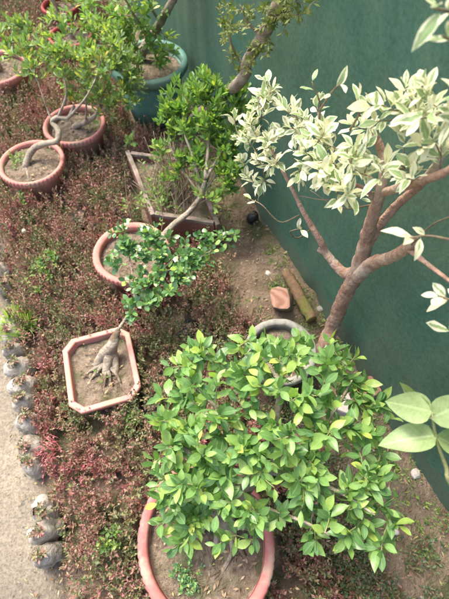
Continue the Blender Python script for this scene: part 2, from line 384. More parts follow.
# ------------------------------------------------------------------ the setting
def grid(name, xs, ys, zf, mat, kind='structure'):
    X, Y = np.meshgrid(xs, ys); nx, ny = len(xs), len(ys)
    Z = np.array([zf(a, b) for a, b in zip(X.ravel(), Y.ravel())])
    V = np.stack([X.ravel(), Y.ravel(), Z], 1); i = np.arange(nx*ny).reshape(ny, nx)
    F = np.stack([i[:-1, :-1].ravel(), i[:-1, 1:].ravel(), i[1:, 1:].ravel(), i[1:, :-1].ravel()], 1)
    o = link(name, mesh_np(name, V, F), None, [mat]); o['kind'] = kind; return o
def axis(a, b, step, far):
    m = np.arange(a, b, step); l = a-np.geomspace(step, far, 14)[::-1]; r = m[-1]+np.geomspace(step, far, 14)
    return np.concatenate([l, m, r])
def soil_z(x, y):
    d = fdist((x, y)); e = x-edge_x(y)
    if abs(x) > 3 or abs(y) > 5: return -.02
    z = .014*noise.noise(Vector((x*7, y*7, 0)))+.009*noise.noise(Vector((x*24, y*24, 3)))+.005*noise.noise(Vector((x*70, y*70, 5)))
    z += .02*max(0, 1-abs(d-.05)/.12)*(noise.noise(Vector((x*4, y*4, 9)))+.3)
    if e < .02: z = min(z, 0)-.03*min(1, (.02-e)/.05)
    return z
grid('ground', axis(-2.6, 1.5, .02, 60), axis(-1.2, 4.2, .02, 60), soil_z, M_soil)
# the cement path: a strip whose right edge follows the bed, worn and uneven
ys = np.concatenate([[-40, -8], np.arange(-3, 6, .03), [12, 60]]); V = []; K = 40
for y in ys:
    e = edge_x(y)+.012*noise.noise(Vector((0, y*9, 1)))+.03
    if y > 6: e = -3-(y-6)*.43
    if y < -3: e = .35+(-3-y)*.4
    for k in range(K):
        q = k/(K-1); x = e-1.6*(1-(1-q)**1.0)
        V.append((x, y, .004+.005*noise.noise(Vector((x*5, y*5, 2)))+.002*noise.noise(Vector((x*30, y*30, 2)))-(.035 if k == 0 else 0)))
i = np.arange(len(ys)*K).reshape(len(ys), K)
F = np.stack([i[:-1, :-1].ravel(), i[1:, :-1].ravel(), i[1:, 1:].ravel(), i[:-1, 1:].ravel()], 1)
link('path', mesh_np('path', V, F), None, [M_path])['kind'] = 'structure'

# shade-net fence: hanging net, posts and a rail behind it
fe = empty('shade_net_fence', F0, 'tall dark teal green shade net fence hanging along the right side of the bed', 'fence')
def netpt(s, z):
    f = .005*math.sin(s*5.1+.7)+.005*noise.noise(Vector((s*6, z*.9, 0)))+.006*noise.noise(Vector((s*17, z*2.5, 4)))+.004*noise.noise(Vector((s*8, z*11, 7)))
    if z < .1: f += (.1-z)*.35*(noise.noise(Vector((s*7, 0, 2)))+.25)
    return F0+FD*s+FN*f+np.array([0, 0, z])
ss = np.arange(-3.4, 7, .022); zs = np.concatenate([[-.03, -.01, .012], np.arange(.03, 2.31, .04)])
V = [netpt(s, z) for s in ss for z in zs]; nzv = len(zs); i = np.arange(len(V)).reshape(len(ss), nzv)
F = np.stack([i[:-1, :-1].ravel(), i[1:, :-1].ravel(), i[1:, 1:].ravel(), i[:-1, 1:].ravel()], 1)
link('net', mesh_np('net', V, F), fe, [M_net])
for s in np.arange(-3, 7, 1.9):
    mb = MB(); b = F0+FD*s-FN*.055; tube(mb, [b-UP*.1, b+UP*2.4], [.028, .026], 10, .3); mb.build('post', M_rotn, fe)
for z in (.25, 2.25):
    mb = MB(); a = F0-FN*.022+UP*z; tube(mb, [a-FD*3.3, a+FD*6.9], [.006, .006], 6, 1.5); mb.build('wire', M_cem, fe)

# ------------------------------------------------------------------ pots
def soil_disc(c, z, rx, ry=None, rot=0, poly=None, parent=None, amp=.008, mat=None, dome=.012):
    V = []; F = []; ry = ry or rx; nr, na = 14, 56
    for i in range(nr+1):
        q = i/nr
        for k in range(na):
            a = 2*math.pi*k/na
            if poly is not None: x, y = poly(a, q)
            else: x, y = rx*q*math.cos(a), ry*q*math.sin(a)
            X = c[0]+x*math.cos(rot)-y*math.sin(rot); Y = c[1]+x*math.sin(rot)+y*math.cos(rot)
            V.append((X, Y, z+dome*(1-q*q)+amp*noise.noise(Vector((X*30, Y*30, z)))+amp*.6*noise.noise(Vector((X*90, Y*90, z)))))
    for i in range(nr):
        for k in range(na):
            F.append((i*na+k, (i+1)*na+k, (i+1)*na+(k+1) % na, i*na+(k+1) % na))
    return link('soil', mesh_np('soil', V, F), parent, [mat or M_psoil])
def litter(c, z, rx, n, parent, seed=0, rot=0, ry=None):
    """dead leaves, grit and dry stalks lying on the soil of a pot"""
    ry = ry or rx; L = Leaves(); mb = MB()
    for _ in range(n):
        a = random.random()*6.28; q = math.sqrt(random.random())*.93
        x, y = rx*q*math.cos(a), ry*q*math.sin(a)
        p = np.array([c[0]+x*math.cos(rot)-y*math.sin(rot), c[1]+x*math.sin(rot)+y*math.cos(rot), z+.014])
        b = random.random()*6.28; d = np.array([math.cos(b), math.sin(b), random.uniform(-.1, .3)])
        if random.random() < .55: l = random.uniform(.006, .02); L.add(p, d, nz(UP+rng.normal(0, .4, 3)), l, l*.45)
        else: tube(mb, [p-d*random.uniform(.004, .018), p+d*random.uniform(.004, .018)], [.0011, .0006], 4, .02)
    o = L.build('leaf_litter', M_litter, parent, rows=2, prof='ficus'); o['kind'] = 'stuff'
    if mb.v: o = mb.build('dry_stalks', M_stem, parent); o['kind'] = 'stuff'
M_litter = leafmat('dead_leaf', [(0, (.13, .08, .045)), (.5, (.28, .19, .11)), (.85, (.42, .32, .2)), (1, (.45, .4, .12))], .8, .1, (1, 1, 1))
POTS = []
def round_pot(c, rim_z, r, label, mat, group=None, name='plant_pot', notch=46, lip=.026, soil=-.035, sx=1, sy=1, rot=0, lit=60, seg=184, tilt=(0, 0)):
    POTS.append((c[0], c[1], r*max(sx, sy)))
    root = empty(name, (c[0], c[1], 0), label, 'plant pot', group)
    mb = MB(); h = rim_z
    lathe(mb, [(0.02, .004), (r*.66, .004), (r*.7, .012), (r*.86, h-.05), (r*.89, h-.034), (r-lip, h-.034), (r-lip-.004, h-.05), (r*.62, .02)], c[0], c[1], 72, sx=sx, sy=sy, rot=rot)
    mb.build('body', mat, root)
    def mod(a, i, z):
        if i in (1, 2): return -(.0017 if r > .16 else .0034)*(1 if (a*notch/(2*math.pi)) % 1 < .3 else 0)-.0008*math.sin(a*3+1)
        return 0
    p = [(r-.006, h-.032), (r-.001, h-.026), (r, h-.008), (r-.004, h-.001), (r-.011, h+.001), (r-lip+.005, h-.002), (r-lip, h-.007), (r-lip-.001, h-.031)]
    mb = MB(); lathe(mb, p, c[0], c[1], notch*6, mod, sx, sy, rot, closed=True)
    mb.build('rim', mat, root)
    soil_disc((c[0], c[1]), h+soil, (r-lip-.001)*sx, (r-lip-.001)*sy, rot, parent=root)
    if lit: litter((c[0], c[1]), h+soil, (r-lip)*sx, int(lit*2.2), root, ry=(r-lip)*sy, rot=rot)
    root.rotation_euler = (tilt[0], tilt[1], 0)
    return root
GP = 'round bonsai pots standing among the seedlings'
cF = at(206, 540, .2); round_pot(cF, .2, .186, 'largest round pink pot at the bottom of the bed, under the bushy green bonsai', M_terra, GP, notch=64, lip=.027, soil=-.04, lit=150, sx=.97, sy=1.09, rot=R(14))
cD = at(131, 251, .16); round_pot(cD, .16, .15, 'round salmon pot with broad smooth rim just above the octagonal tray, half under round leaves', M_terrad, GP, notch=52, lip=.027)
cB = at(31, 161, .15); round_pot(cB, .15, .148, 'round ribbed pot at the left edge holding the twisted bonsai trunk', M_terrad, GP, notch=50, lip=.022, soil=-.022)
cC = at(74, 123, .15); round_pot(cC, .15, .150, 'round ribbed pot with short pale stump, up and right of the twisted trunk pot', M_terrad, GP, notch=50, lip=.022, soil=-.04)
cA = at(-4, 66, .16); round_pot(cA, .16, .165, 'round red pot cut by the left edge near the top, pale trunk inside', M_terrad, GP, notch=50, lip=.024)
cN = at(70, 34, .13); round_pot(cN, .13, .13, 'wine red pot partly hidden by pale green leaves near the top left', M_wine, GP, notch=40, lip=.02)
cO = at(60, 4, .14); round_pot(cO, .14, .12, 'farthest pink red pot at the top edge of the bed', M_wine, GP, notch=40, lip=.02)

# octagonal salmon tray
cE = np.array([-.011, 0, 0])+(at(66, 338, .1)+at(128, 335, .1)+at(140, 402, .1)+at(86, 408, .1))/4
def octa(hx, hy, ch): return [(hx-ch, hy), (-hx+ch, hy), (-hx, hy-ch), (-hx, -hy+ch), (-hx+ch, -hy), (hx-ch, -hy), (hx, -hy+ch), (hx, hy-ch)]
def rings(mb, c, rot, loops, close=True, mi=0):
    V = []; n = len(loops[0][0])
    for pts, z in loops:
        for x, y in pts: V.append((c[0]+x*math.cos(rot)-y*math.sin(rot), c[1]+x*math.sin(rot)+y*math.cos(rot), z))
    F = []; m = len(loops)
    for i in range(m if close else m-1):
        for k in range(n): F.append((i*n+k, i*n+(k+1) % n, ((i+1) % m)*n+(k+1) % n, ((i+1) % m)*n+k))
    mb.add(V, F, mi)
def octa_pot():
    rot = R(17); hx, hy, z = .119, .139, .115
    POTS.append((cE[0], cE[1], .128))
    root = empty('bonsai_tray', (cE[0], cE[1], 0), 'faded salmon pink octagonal bonsai tray with a forked stump in the middle of the bed', 'plant pot')
    mb = MB(); o = lambda d, zz: (octa(hx-d, hy-d, .036-d*.35), zz)
    rings(mb, cE, rot, [o(.03, .004), o(.016, z-.03), o(.012, z-.022), o(.0185, z-.022), o(.034, .016)], True)
    mb.build('body', M_pink, root, False)
    mb = MB(); rings(mb, cE, rot, [o(.003, z-.020), o(.0005, z-.017), o(0, z-.003), o(.0025, z), o(.016, z+.0005), o(.0185, z-.002), o(.0195, z-.020)], True)
    ob = mb.build('rim', M_pink, root, False)
    def poly(a, q):
        P = octa(hx-.019, hy-.019, .03); c, s = math.cos(a), math.sin(a); best = 9
        for i in range(8):
            x1, y1 = P[i]; x2, y2 = P[(i+1) % 8]; dx, dy = x2-x1, y2-y1; den = c*dy-s*dx
            if abs(den) < 1e-9: continue
            t = (x1*dy-y1*dx)/den
            if t > 0: best = min(best, t)
        return best*q*c, best*q*s
    soil_disc(cE, z-.03, 1, rot=rot, poly=poly, parent=root, dome=.008)
    litter(cE, z-.03, .075, 130, root, ry=.105, rot=rot)
octa_pot()

# green tub
cH = at(148, 60, .3)
POTS.append((cH[0], cH[1], .17))
th = empty('plastic_tub', (cH[0], cH[1], 0), 'large teal green plastic tub by the net holding a leaning tree', 'tub')
mb = MB(); lathe(mb, [(.02, .004), (.118, .004), (.125, .012), (.165, .262), (.158, .262), (.118, .02)], cH[0], cH[1], 80); mb.build('body', M_teal, th)
mb = MB(); lathe(mb, [(.164, .255), (.183, .258), (.192, .272), (.192, .292), (.186, .301), (.168, .303), (.160, .297), (.158, .27)], cH[0], cH[1], 80, closed=True); mb.build('rim', M_teal, th)
soil_disc(cH, .25, .158, parent=th); litter(cH, .25, .15, 60, th)

# cement pot hidden by the green crown
cI = at(281, 350, .17); POTS.append((cI[0], cI[1], .12))
ci = empty('cement_pot', (cI[0], cI[1], 0), 'round grey cement pot beside the variegated tree trunk, mostly under green leaves', 'plant pot')
mb = MB(); lathe(mb, [(.02, .003), (.085, .003), (.115, .15), (.108, .152), (.08, .02)], cI[0], cI[1], 60); mb.build('body', M_cem, ci)
mb = MB(); lathe(mb, [(.113, .142), (.122, .15), (.122, .166), (.116, .172), (.102, .171), (.097, .165), (.098, .145)], cI[0], cI[1], 60, mod=lambda a, i, z: .0015*noise.noise(Vector((math.cos(a)*5, math.sin(a)*5, z*9))), closed=True); mb.build('rim', M_cem, ci)
soil_disc(cI, .13, .098, parent=ci); litter(cI, .13, .09, 60, ci)

# timber tray
G4 = [at(128, 153, .15), at(152, 213, .15), at(217, 223, .15), at(192, 162, .15)]
cG = sum(G4)/4
tg = empty('timber_planter', (cG[0], cG[1], 0), 'weathered grey timber planter box full of dry stalks, below the light green shrub', 'planter')
def board(mb, a, b, z0, z1, t, off=0):
    a = np.array(a, float); b = np.array(b, float); d = nz(b-a); nn = np.cross(UP, d)
    n = 14; V = []
    for i in range(n+1):
        p = a+(b-a)*i/n
        for s, z in ((-1, z0), (1, z0), (1, z1), (-1, z1)):
            w = .0022*noise.noise(Vector((p[0]*40, p[1]*40, z*9+s)))
            q = p+nn*(s*t/2+w); V.append((q[0], q[1], z+w*1.3))
    F = [(i*4+k, i*4+(k+1) % 4, i*4+4+(k+1) % 4, i*4+4+k) for i in range(n) for k in range(4)]+[(0, 3, 2, 1), (n*4, n*4+1, n*4+2, n*4+3)]
    mb.add(V, F)
for i in range(4):
    a, b = G4[i].copy(), G4[(i+1) % 4].copy(); d = nz(b-a); 
    a2, b2 = (a+d*.011, b-d*.011) if i % 2 else (a-d*.009, b+d*.009)
    mb = MB(); board(mb, a2, b2, .0, .138, .016); mb.build('side_board', M_rust, tg, False)
    mb = MB(); a3, b3 = (a+d*.014, b-d*.014) if i % 2 else (a-d*.012, b+d*.012)
    board(mb, a3, b3, .140, .155, .018); mb.build('top_rail', M_rotn, tg, False)
V = []; n = 26
for i in range(n+1):
    for k in range(n+1):
        p = (G4[0]*(1-i/n)+G4[1]*(i/n))*(1-k/n)+(G4[3]*(1-i/n)+G4[2]*(i/n))*(k/n); p = cG+(p-cG)*.955
        V.append((p[0], p[1], .115+.012*noise.noise(Vector((p[0]*25, p[1]*25, 1)))))
i = np.arange((n+1)**2).reshape(n+1, n+1)
link('soil', mesh_np('soil', V, np.stack([i[:-1, :-1].ravel(), i[1:, :-1].ravel(), i[1:, 1:].ravel(), i[:-1, 1:].ravel()], 1)), tg, [M_psoil])
litter(cG, .115, .11, 90, tg)
# dry stalks in the timber planter: a dead clump
dg = empty('dead_plant', (cG[0], cG[1], .115), 'clump of dry pale dead stalks standing in the timber planter', 'plant')
mb = MB()
for _ in range(190):
    b = cG+np.array([random.gauss(.0, .055), random.gauss(0, .075), 0]); b[2] = .11
    d = nz([random.gauss(.1, .4), random.gauss(.1, .4), random.uniform(.7, 1.4)]); l = random.uniform(.06, .26)
    tube(mb, [b, b+d*l*.5+rng.normal(0, .006, 3), b+d*l+rng.normal(0, .014, 3)], [.002, .0016, .0008], 4, .03)
mb.build('stalks', surf('straw', (.26, .19, .12), (.50, .41, .28), 40, .9), dg)
L = Leaves()
for _ in range(60):
    b = cG+np.array([random.gauss(-.05, .05), random.gauss(-.02, .09), .02]); b[2] = .14
    rosette(L, b+UP*.03, UP, random.randint(4, 7), .03, .024, .5)
L.build('weeds', M_weed, dg, rows=2)['kind'] = 'stuff'

# ------------------------------------------------------------------ trees and bonsai
def plant(name, base, label, cat='bonsai tree', group=None): return empty(name, base, label, cat, group)
def pick(mb, mi):
    o = MB(); ix = {}
    for f, m in zip(mb.f, mb.m):
        if m != mi: continue
        for i in f:
            if i not in ix: ix[i] = len(o.v); o.v.append(mb.v[i])
        o.f.append(tuple(ix[i] for i in f)); o.m.append(0)
    return o
def wood_build(mb, trunkmat, twigmat, root, names={}):
    t = pick(mb, 0).build('trunk', trunkmat, root)
    for i, b in enumerate(mb.br): b.build(names.get(i, 'branch'), trunkmat, t)
    w = pick(mb, 1)
    if w.f: tag(w.build('twigs', twigmat, root), kind='stuff')
    return t
def limbs_add(mb, limbs, sides=10, gnarl=.12, step=.012):
    out = []
    for i, l in enumerate(limbs):
        pts = [p for p, r in l]; rad = [r for p, r in l]; sp, sr = smoothpath(pts, rad, step)
        if i: mb.br.append(MB())
        tube(mb if i == 0 else mb.br[-1], sp, sr, sides, gnarl=gnarl, raw=True); out.append(sp[len(sp)//3:])
    return out

# 1. variegated tree by the net
nf = near_fence
tv = plant('variegated_fig_tree', at(322, 352, 0), 'small tree with cream and green variegated leaves against the teal net', 'tree')
b0 = at(322, 352, 0)
j1 = nf(343, 300, .055); j2 = nf(356, 273, .07)
mb = MB()
ll = limbs_add(mb, [
 [(b0-UP*.03, .047), (b0+UP*.03, .031), (nf(333, 325, .05), .026), (j1, .0235), (j2, .022), (nf(365, 245, .08), .019), (nf(374, 212, .10), .0145), (nf(381, 190, .12), .011), (nf(384, 160, .12), .010), (nf(372, 128, .14), .006)],
 [(j2, .020), (nf(343, 272, .07), .015), (nf(327, 254, .09), .012), (nf(320, 240, .11), .0105), (nf(305, 215, .14), .007), (nf(290, 185, .17), .005), (nf(272, 150, .19), .0035)],
 [(j1*.3+j2*.7, .020), (nf(372, 264, .09), .018), (nf(392, 257, .12), .013), (nf(408, 247, .15), .011), (nf(412, 240, .16), .010)],
 [(nf(364, 248, .08), .017), (nf(382, 222, .06), .012), (nf(398, 204, .06), .010), (nf(420, 185, .08), .009), (nf(437, 165, .10), .009), (nf(448, 135, .13), .007), (nf(470, 95, .18), .004)],
 [(nf(379, 193, .11), .010), (nf(400, 188, .14), .0085), (nf(425, 180, .17), .0075), (nf(449, 170, .20), .0065), (nf(475, 150, .24), .005)],
 [(nf(376, 200, .11), .007), (nf(362, 188, .16), .0055), (nf(345, 182, .20), .0045), (nf(322, 172, .24), .003)],
 [(nf(408, 249, .15), .006), (nf(425, 262, .17), .0045), (nf(442, 275, .20), .0035), (nf(465, 292, .23), .0025)],
 [(nf(381, 190, .12), .006), (nf(352, 160, .16), .004), (nf(325, 140, .19), .003), (nf(318, 112, .2), .002)]], 16, .2, .008)
# sawn stub on the left limb
tube(mb, [nf(327, 254, .09), nf(318, 249, .11)], [.010, .008], 8)
L = Leaves()
cl = []
for x, y, o, r, n in [(262, 128, .18, .07, 11), (250, 112, .2, .05, 7), (275, 98, .2, .045, 6), (292, 128, .2, .065, 9), (308, 150, .22, .07, 10), (262, 155, .2, .055, 7), (330, 128, .2, .06, 8),
                      (340, 150, .22, .06, 9), (322, 178, .26, .05, 8), (345, 190, .24, .045, 7), (362, 150, .18, .06, 8), (385, 125, .18, .06, 8), (405, 140, .18, .06, 8), (420, 115, .2, .05, 7),
                      (432, 150, .2, .055, 8), (405, 165, .18, .045, 6), (372, 178, .2, .045, 6), (395, 105, .2, .045, 5), (440, 125, .22, .05, 6), (245, 140, .2, .04, 5), (390, 180, .2, .035, 4), (235, 118, .2, .03, 3), (240, 160, .2, .03, 3), (248, 178, .2, .03, 3), (425, 95, .2, .03, 3), (380, 100, .2, .03, 3), (300, 175, .22, .03, 3), (268, 88, .2, .035, 6), (255, 98, .2, .03, 5), (285, 112, .2, .05, 8), (300, 130, .2, .05, 7), (270, 142, .2, .05, 8), (245, 128, .2, .035, 5), (282, 165, .2, .04, 5), (318, 118, .2, .04, 5), (316, 150, .22, .05, 7), (325, 182, .26, .04, 6), (345, 175, .24, .04, 5), (392, 118, .18, .04, 4), (265, 185, .2, .025, 2)]:
    cl.append((nf(x, y, o), r*.84, max(2, round(n*.56))))
crown(mb, L, ll, cl, .032, 7, .46, .0012, .026, rand=.5, up=.7)
def spray(mb, L, pts, n, leaf, ratio=.42, r=.0018, back=.035, **k):
    """one bare twig ending in a tuft of leaves"""
    sp, sr = smoothpath(pts, list(np.linspace(r*1.4, r*.7, len(pts))), .012)
    tube(mb, sp, sr, 5, raw=True, mi=1); t = nz(sp[-1]-sp[-4])
    rosette(L, sp[-1], t, n, back, leaf, ratio, **k)
for pts, n, s in [([nf(318, 130, .2), nf(320, 105, .22), nf(312, 82, .24)], 3, .03), ([nf(320, 110, .22), nf(332, 92, .24), nf(340, 84, .24)], 3, .03), ([nf(350, 130, .2), nf(360, 112, .22), nf(358, 98, .22)], 4, .032),
                  ([nf(300, 215, .14), nf(280, 222, .2), nf(262, 205, .24), nf(252, 200, .25)], 4, .035), ([nf(312, 228, .12), nf(298, 238, .2), nf(290, 232, .24), nf(302, 228, .25)], 3, .036),
                  ([nf(460, 242, .2), nf(430, 236, .24), nf(410, 238, .28)], 4, .047), ([nf(470, 298, .22), nf(452, 300, .26), nf(440, 296, .28)], 6, .032), ([nf(470, 335, .2), nf(455, 335, .24), nf(450, 330, .26)], 4, .035),
                  ([nf(475, 40, .2), nf(455, 15, .26), nf(434, 8, .3)], 5, .030), ([nf(475, 60, .2), nf(460, 45, .26), nf(442, 36, .3)], 4, .030), ([nf(475, 150, .24), nf(480, 95, .2), nf(475, 40, .2)], 3, .036)]:
    spray(mb, L, pts, n, s, up=0, th1=1.1)
# thin looping bare shoots
for pts in ([nf(375, 192, .12), nf(330, 200, .2), nf(300, 196, .24)], [nf(372, 205, .1), nf(340, 208, .2), nf(310, 190, .25)], [nf(410, 246, .16), nf(432, 225, .2), nf(455, 215, .22)]):
    tube(mb, pts, [.0022, .0014, .0008], 5, .012, mi=1)
wood_build(mb, M_barkp, M_twig, tv); L.build('foliage', M_var, tv, rows=6, prof='fig', petiole=.22, curve=.3, fold=.3, wav=.03)

# 2. the big green bonsai in the largest pot
tF = plant('green_fig_bonsai', (cF[0], cF[1], .17), 'bushy fig bonsai with glossy mid green leaves spreading over the largest pot')
mb = MB(); s0 = at(222, 520, .18)
top = at(262, 468, .38)
lim = [
 [(s0-UP*.03, .034), (s0+UP*.015, .030), (at(232, 502, .24), .025), (at(246, 485, .31), .022), (top, .018)],
 [(top, .013), (at(240, 430, .44), .010), (at(215, 405, .48), .007), (at(195, 385, .50), .004)],
 [(top, .013), (at(275, 420, .46), .011), (at(280, 385, .50), .008), (at(262, 355, .52), .004)],
 [(top, .014), (at(310, 440, .43), .007), (at(335, 410, .46), .004), (at(352, 380, .47), .0022)],
 [(top, .012), (at(310, 480, .42), .006), (at(345, 495, .42), .0035), (at(375, 515, .42), .002)],
 [(at(240, 490, .29), .012), (at(215, 470, .36), .009), (at(192, 455, .40), .006), (at(175, 440, .42), .003)],
 [(at(240, 490, .29), .009), (at(270, 510, .36), .006), (at(300, 520, .40), .0035), (at(330, 535, .42), .002)],
 [(s0+UP*.02, .012), (at(212, 512, .25), .007), (at(195, 510, .28), .004), (at(186, 512, .30), .003)]]
ll = limbs_add(mb, lim, 12, .2)
# surface roots gripping the soil
for e, m in [((196, 538), (208, 524)), ((208, 575), (216, 545)), ((268, 535), (250, 528)), ((246, 560), (236, 540)), ((180, 520), (200, 515)), ((238, 490), (235, 505)), ((222, 572), (232, 548))]:
    tube(mb, [s0+UP*.012, at(*m, .185), at(*e, .163), at(e[0]+(e[0]-m[0])*.4, e[1]+(e[1]-m[1])*.3, .150)], [.015, .0075, .0045, .002], 8, .006, .35)
L = Leaves(); cl = []
for x, y, z, r, n in [(190, 368, .50, .05, 7), (165, 418, .46, .04, 5), (170, 400, .46, .05, 6), (205, 352, .50, .05, 6), (215, 385, .52, .06, 8), (235, 352, .52, .055, 7), (262, 345, .52, .05, 6), (255, 385, .54, .06, 9), (285, 360, .54, .055, 7),
                      (312, 352, .50, .05, 6), (300, 390, .55, .055, 8), (338, 362, .48, .045, 6), (362, 385, .46, .045, 6), (365, 412, .44, .05, 6), (320, 420, .50, .05, 7), (285, 425, .53, .06, 9), (245, 425, .52, .06, 9), (205, 420, .48, .06, 9),
                      (180, 430, .44, .05, 7), (178, 462, .38, .045, 6), (212, 455, .44, .06, 8), (250, 465, .48, .06, 9), (290, 465, .48, .06, 8), (330, 460, .46, .055, 7), (362, 455, .42, .05, 6), (345, 492, .42, .05, 7),
                      (378, 495, .40, .04, 5), (305, 500, .42, .05, 7), (270, 505, .40, .045, 6), (382, 530, .38, .045, 6), (350, 540, .36, .04, 5), (312, 530, .36, .035, 4), (235, 400, .52, .05, 6), (192, 515, .30, .035, 5), (228, 490, .40, .035, 4), (330, 515, .40, .035, 4), (168, 482, .36, .035, 4), (160, 505, .33, .028, 3), (172, 545, .30, .022, 2), (196, 490, .36, .045, 5), (225, 472, .42, .04, 5), (290, 518, .36, .045, 4), (372, 550, .36, .03, 3), (310, 475, .46, .04, 4), (195, 395, .48, .05, 5), (240, 375, .54, .04, 4), (395, 518, .38, .02, 2), (200, 520, .32, .045, 8), (175, 500, .34, .04, 7), (180, 535, .29, .035, 5), (215, 500, .38, .05, 9), (242, 515, .37, .045, 8), (160, 525, .30, .03, 3), (215, 535, .33, .03, 4), (205, 480, .40, .05, 7), (182, 470, .42, .05, 7), (165, 460, .42, .04, 4), (258, 535, .32, .025, 3), (280, 350, .44, .05, 10), (300, 345, .42, .04, 8), (262, 350, .44, .04, 6), (290, 372, .46, .05, 6), (262, 365, .46, .04, 5), (350, 365, .44, .04, 4), (385, 420, .42, .035, 3), (340, 385, .40, .04, 4), (335, 435, .46, .05, 7), (355, 430, .44, .05, 6), (320, 400, .50, .05, 6), (375, 440, .40, .04, 4), (380, 470, .38, .035, 4), (360, 480, .42, .05, 5), (322, 445, .48, .05, 5), (268, 445, .50, .05, 6), (300, 480, .44, .045, 5), (230, 445, .47, .045, 5), (372, 400, .44, .04, 4)]:
    cl.append((at(x, y, z), (r*1.08, r*1.08, r*.9), max(2, round(n*.72))))
crown(mb, L, ll, cl, .0395, 7, .47, .0013, .055, rand=.5)
wood_build(mb, M_barkg, M_gtwig, tF); L.build('foliage', M_ficus, tF, rows=6, prof='fig', petiole=.2, curve=.22, fold=.3, wav=.015)

# 3. bonsai leaning out of the salmon pot, light green shrub crown
tD = plant('leaning_shrub_bonsai', (cD[0], cD[1], .13), 'shrubby bonsai with bright light green upright leaves, leaning over the timber planter')
mb = MB(); q0 = at(160, 246, .12)
lim = [[(q0-UP*.02, .017), (q0+UP*.02, .015), (at(172, 226, .17), .013), (at(190, 211, .20), .0115), (at(201, 195, .26), .010), (at(205, 180, .31), .008)],
 [(at(201, 195, .26), .008), (at(196, 165, .34), .006), (at(185, 135, .42), .004), (at(182, 110, .46), .0025)],
 [(at(205, 180, .31), .008), (at(208, 150, .38), .006), (at(210, 120, .45), .0035), (at(208, 95, .5), .002)],
 [(at(205, 180, .31), .007), (at(220, 155, .37), .005), (at(232, 130, .43), .003), (at(240, 110, .46), .002)],
 [(at(201, 195, .26), .006), (at(212, 180, .30), .005), (at(222, 165, .33), .003), (at(228, 158, .35), .002)],
 [(at(201, 195, .26), .005), (at(186, 175, .28), .004), (at(172, 150, .35), .0025), (at(168, 130, .38), .0018)]]
ll = limbs_add(mb, lim, 8, .15); L = Leaves(); cl = []
for x, y, z, r, n in [(175, 105, .46, .055, 9), (190, 90, .5, .06, 10), (208, 88, .52, .06, 11), (222, 100, .5, .06, 10), (238, 112, .46, .05, 8), (205, 115, .46, .07, 12), (185, 125, .42, .06, 9), (225, 130, .42, .06, 9),
                      (170, 130, .4, .045, 5), (210, 145, .36, .06, 8), (230, 152, .36, .05, 8), (222, 170, .32, .04, 5), (190, 152, .34, .045, 5), (240, 92, .5, .04, 5), (246, 130, .44, .035, 4), (235, 172, .34, .03, 5), (200, 165, .32, .05, 6), (180, 165, .30, .04, 4), (228, 190, .28, .03, 4), (168, 112, .45, .03, 5), (250, 112, .46, .03, 4), (172, 178, .26, .04, 3), (198, 185, .26, .04, 4), (215, 200, .24, .04, 3), (160, 150, .32, .04, 3)]:
    cl.append((at(x, y, z), (r, r, r*.9), n))
crown(mb, L, ll, [(c, r_*1.1, int(n*3.2)) for c, r_, n in [(c, r_[0], n) for c, r_, n in cl]], .034, 8, .36, .0011, .05, upw=1.2, up=.9, th0=.35, th1=1.0, rand=.6)
wood_build(mb, M_barkg, M_twig, tD); L.build('foliage', M_light, tD, rows=3, prof='obov', petiole=.12, curve=.12, fold=.3)

# 4. forked stump in the octagonal tray, one long stem with round leaves
tE = plant('round_leaf_bonsai', (cE[0], cE[1], .09), 'bonsai with forked pale stump and small round dark green glossy leaves')
mb = MB(); z = .09
tb = at(110, 349, .145)
lim = [[(at(95, 374, z-.01), .007), (at(97, 364, z+.012), .013), (at(104, 353, .13), .018), (tb, .025), (at(114, 340, .170), .017), (at(118, 330, .195), .009)],
 [(at(117, 380, z-.01), .006), (at(116, 368, z+.01), .012), (at(113, 356, .12), .017), (tb, .020)],
 [(at(104, 384, z-.01), .007), (at(106, 371, z+.01), .014), (at(109, 357, .125), .019), (tb, .018)],
 [(at(117, 331, .193), .006), (at(126, 318, .21), .0045), (at(135, 305, .235), .0045), (at(146, 290, .26), .004), (at(160, 272, .30), .003), (at(178, 255, .33), .0022)],
 [(at(135, 305, .235), .003), (at(133, 280, .28), .0025), (at(128, 250, .32), .002), (at(124, 232, .35), .0015)],
 [(at(160, 272, .30), .0028), (at(158, 250, .33), .002), (at(154, 232, .36), .0015)],
 [(at(160, 272, .30), .0028), (at(188, 265, .32), .002), (at(212, 250, .34), .0015)]]
ll = limbs_add(mb, lim, 10, .22)
for e, m in [((90, 366), (95, 364)), ((88, 384), (95, 374)), ((122, 388), (117, 376)), ((103, 392), (105, 380)), ((118, 362), (115, 360)), ((112, 390), (110, 378)), ((84, 376), (92, 370))]:
    tube(mb, [at(106, 362, .105), at(*m, z+.012), at(*e, z-.006)], [.010, .005, .0018], 6, .008, .25)
L = Leaves(); cl = []
for x, y, z, r, n in [(120, 232, .35, .03, 6), (128, 250, .33, .035, 7), (118, 262, .3, .025, 4), (142, 240, .35, .03, 6), (158, 232, .36, .03, 6), (150, 258, .33, .035, 8), (165, 255, .33, .035, 8), (140, 280, .29, .035, 8), (158, 278, .30, .035, 8),
                      (178, 268, .32, .035, 8), (190, 252, .34, .035, 8), (205, 245, .34, .03, 7), (200, 262, .32, .03, 6), (222, 242, .34, .028, 5), (146, 298, .26, .03, 7), (130, 300, .25, .02, 3), (176, 240, .34, .03, 5), (232, 236, .34, .02, 3), (128, 318, .22, .015, 3), (170, 290, .28, .025, 4), (186, 280, .30, .02, 4)]:
    cl.append((at(x, y, z), (r, r, r*.7), n))
cl = [(c, tuple(np.array(r_)*1.5), int(n*1.15)) for c, r_, n in cl]
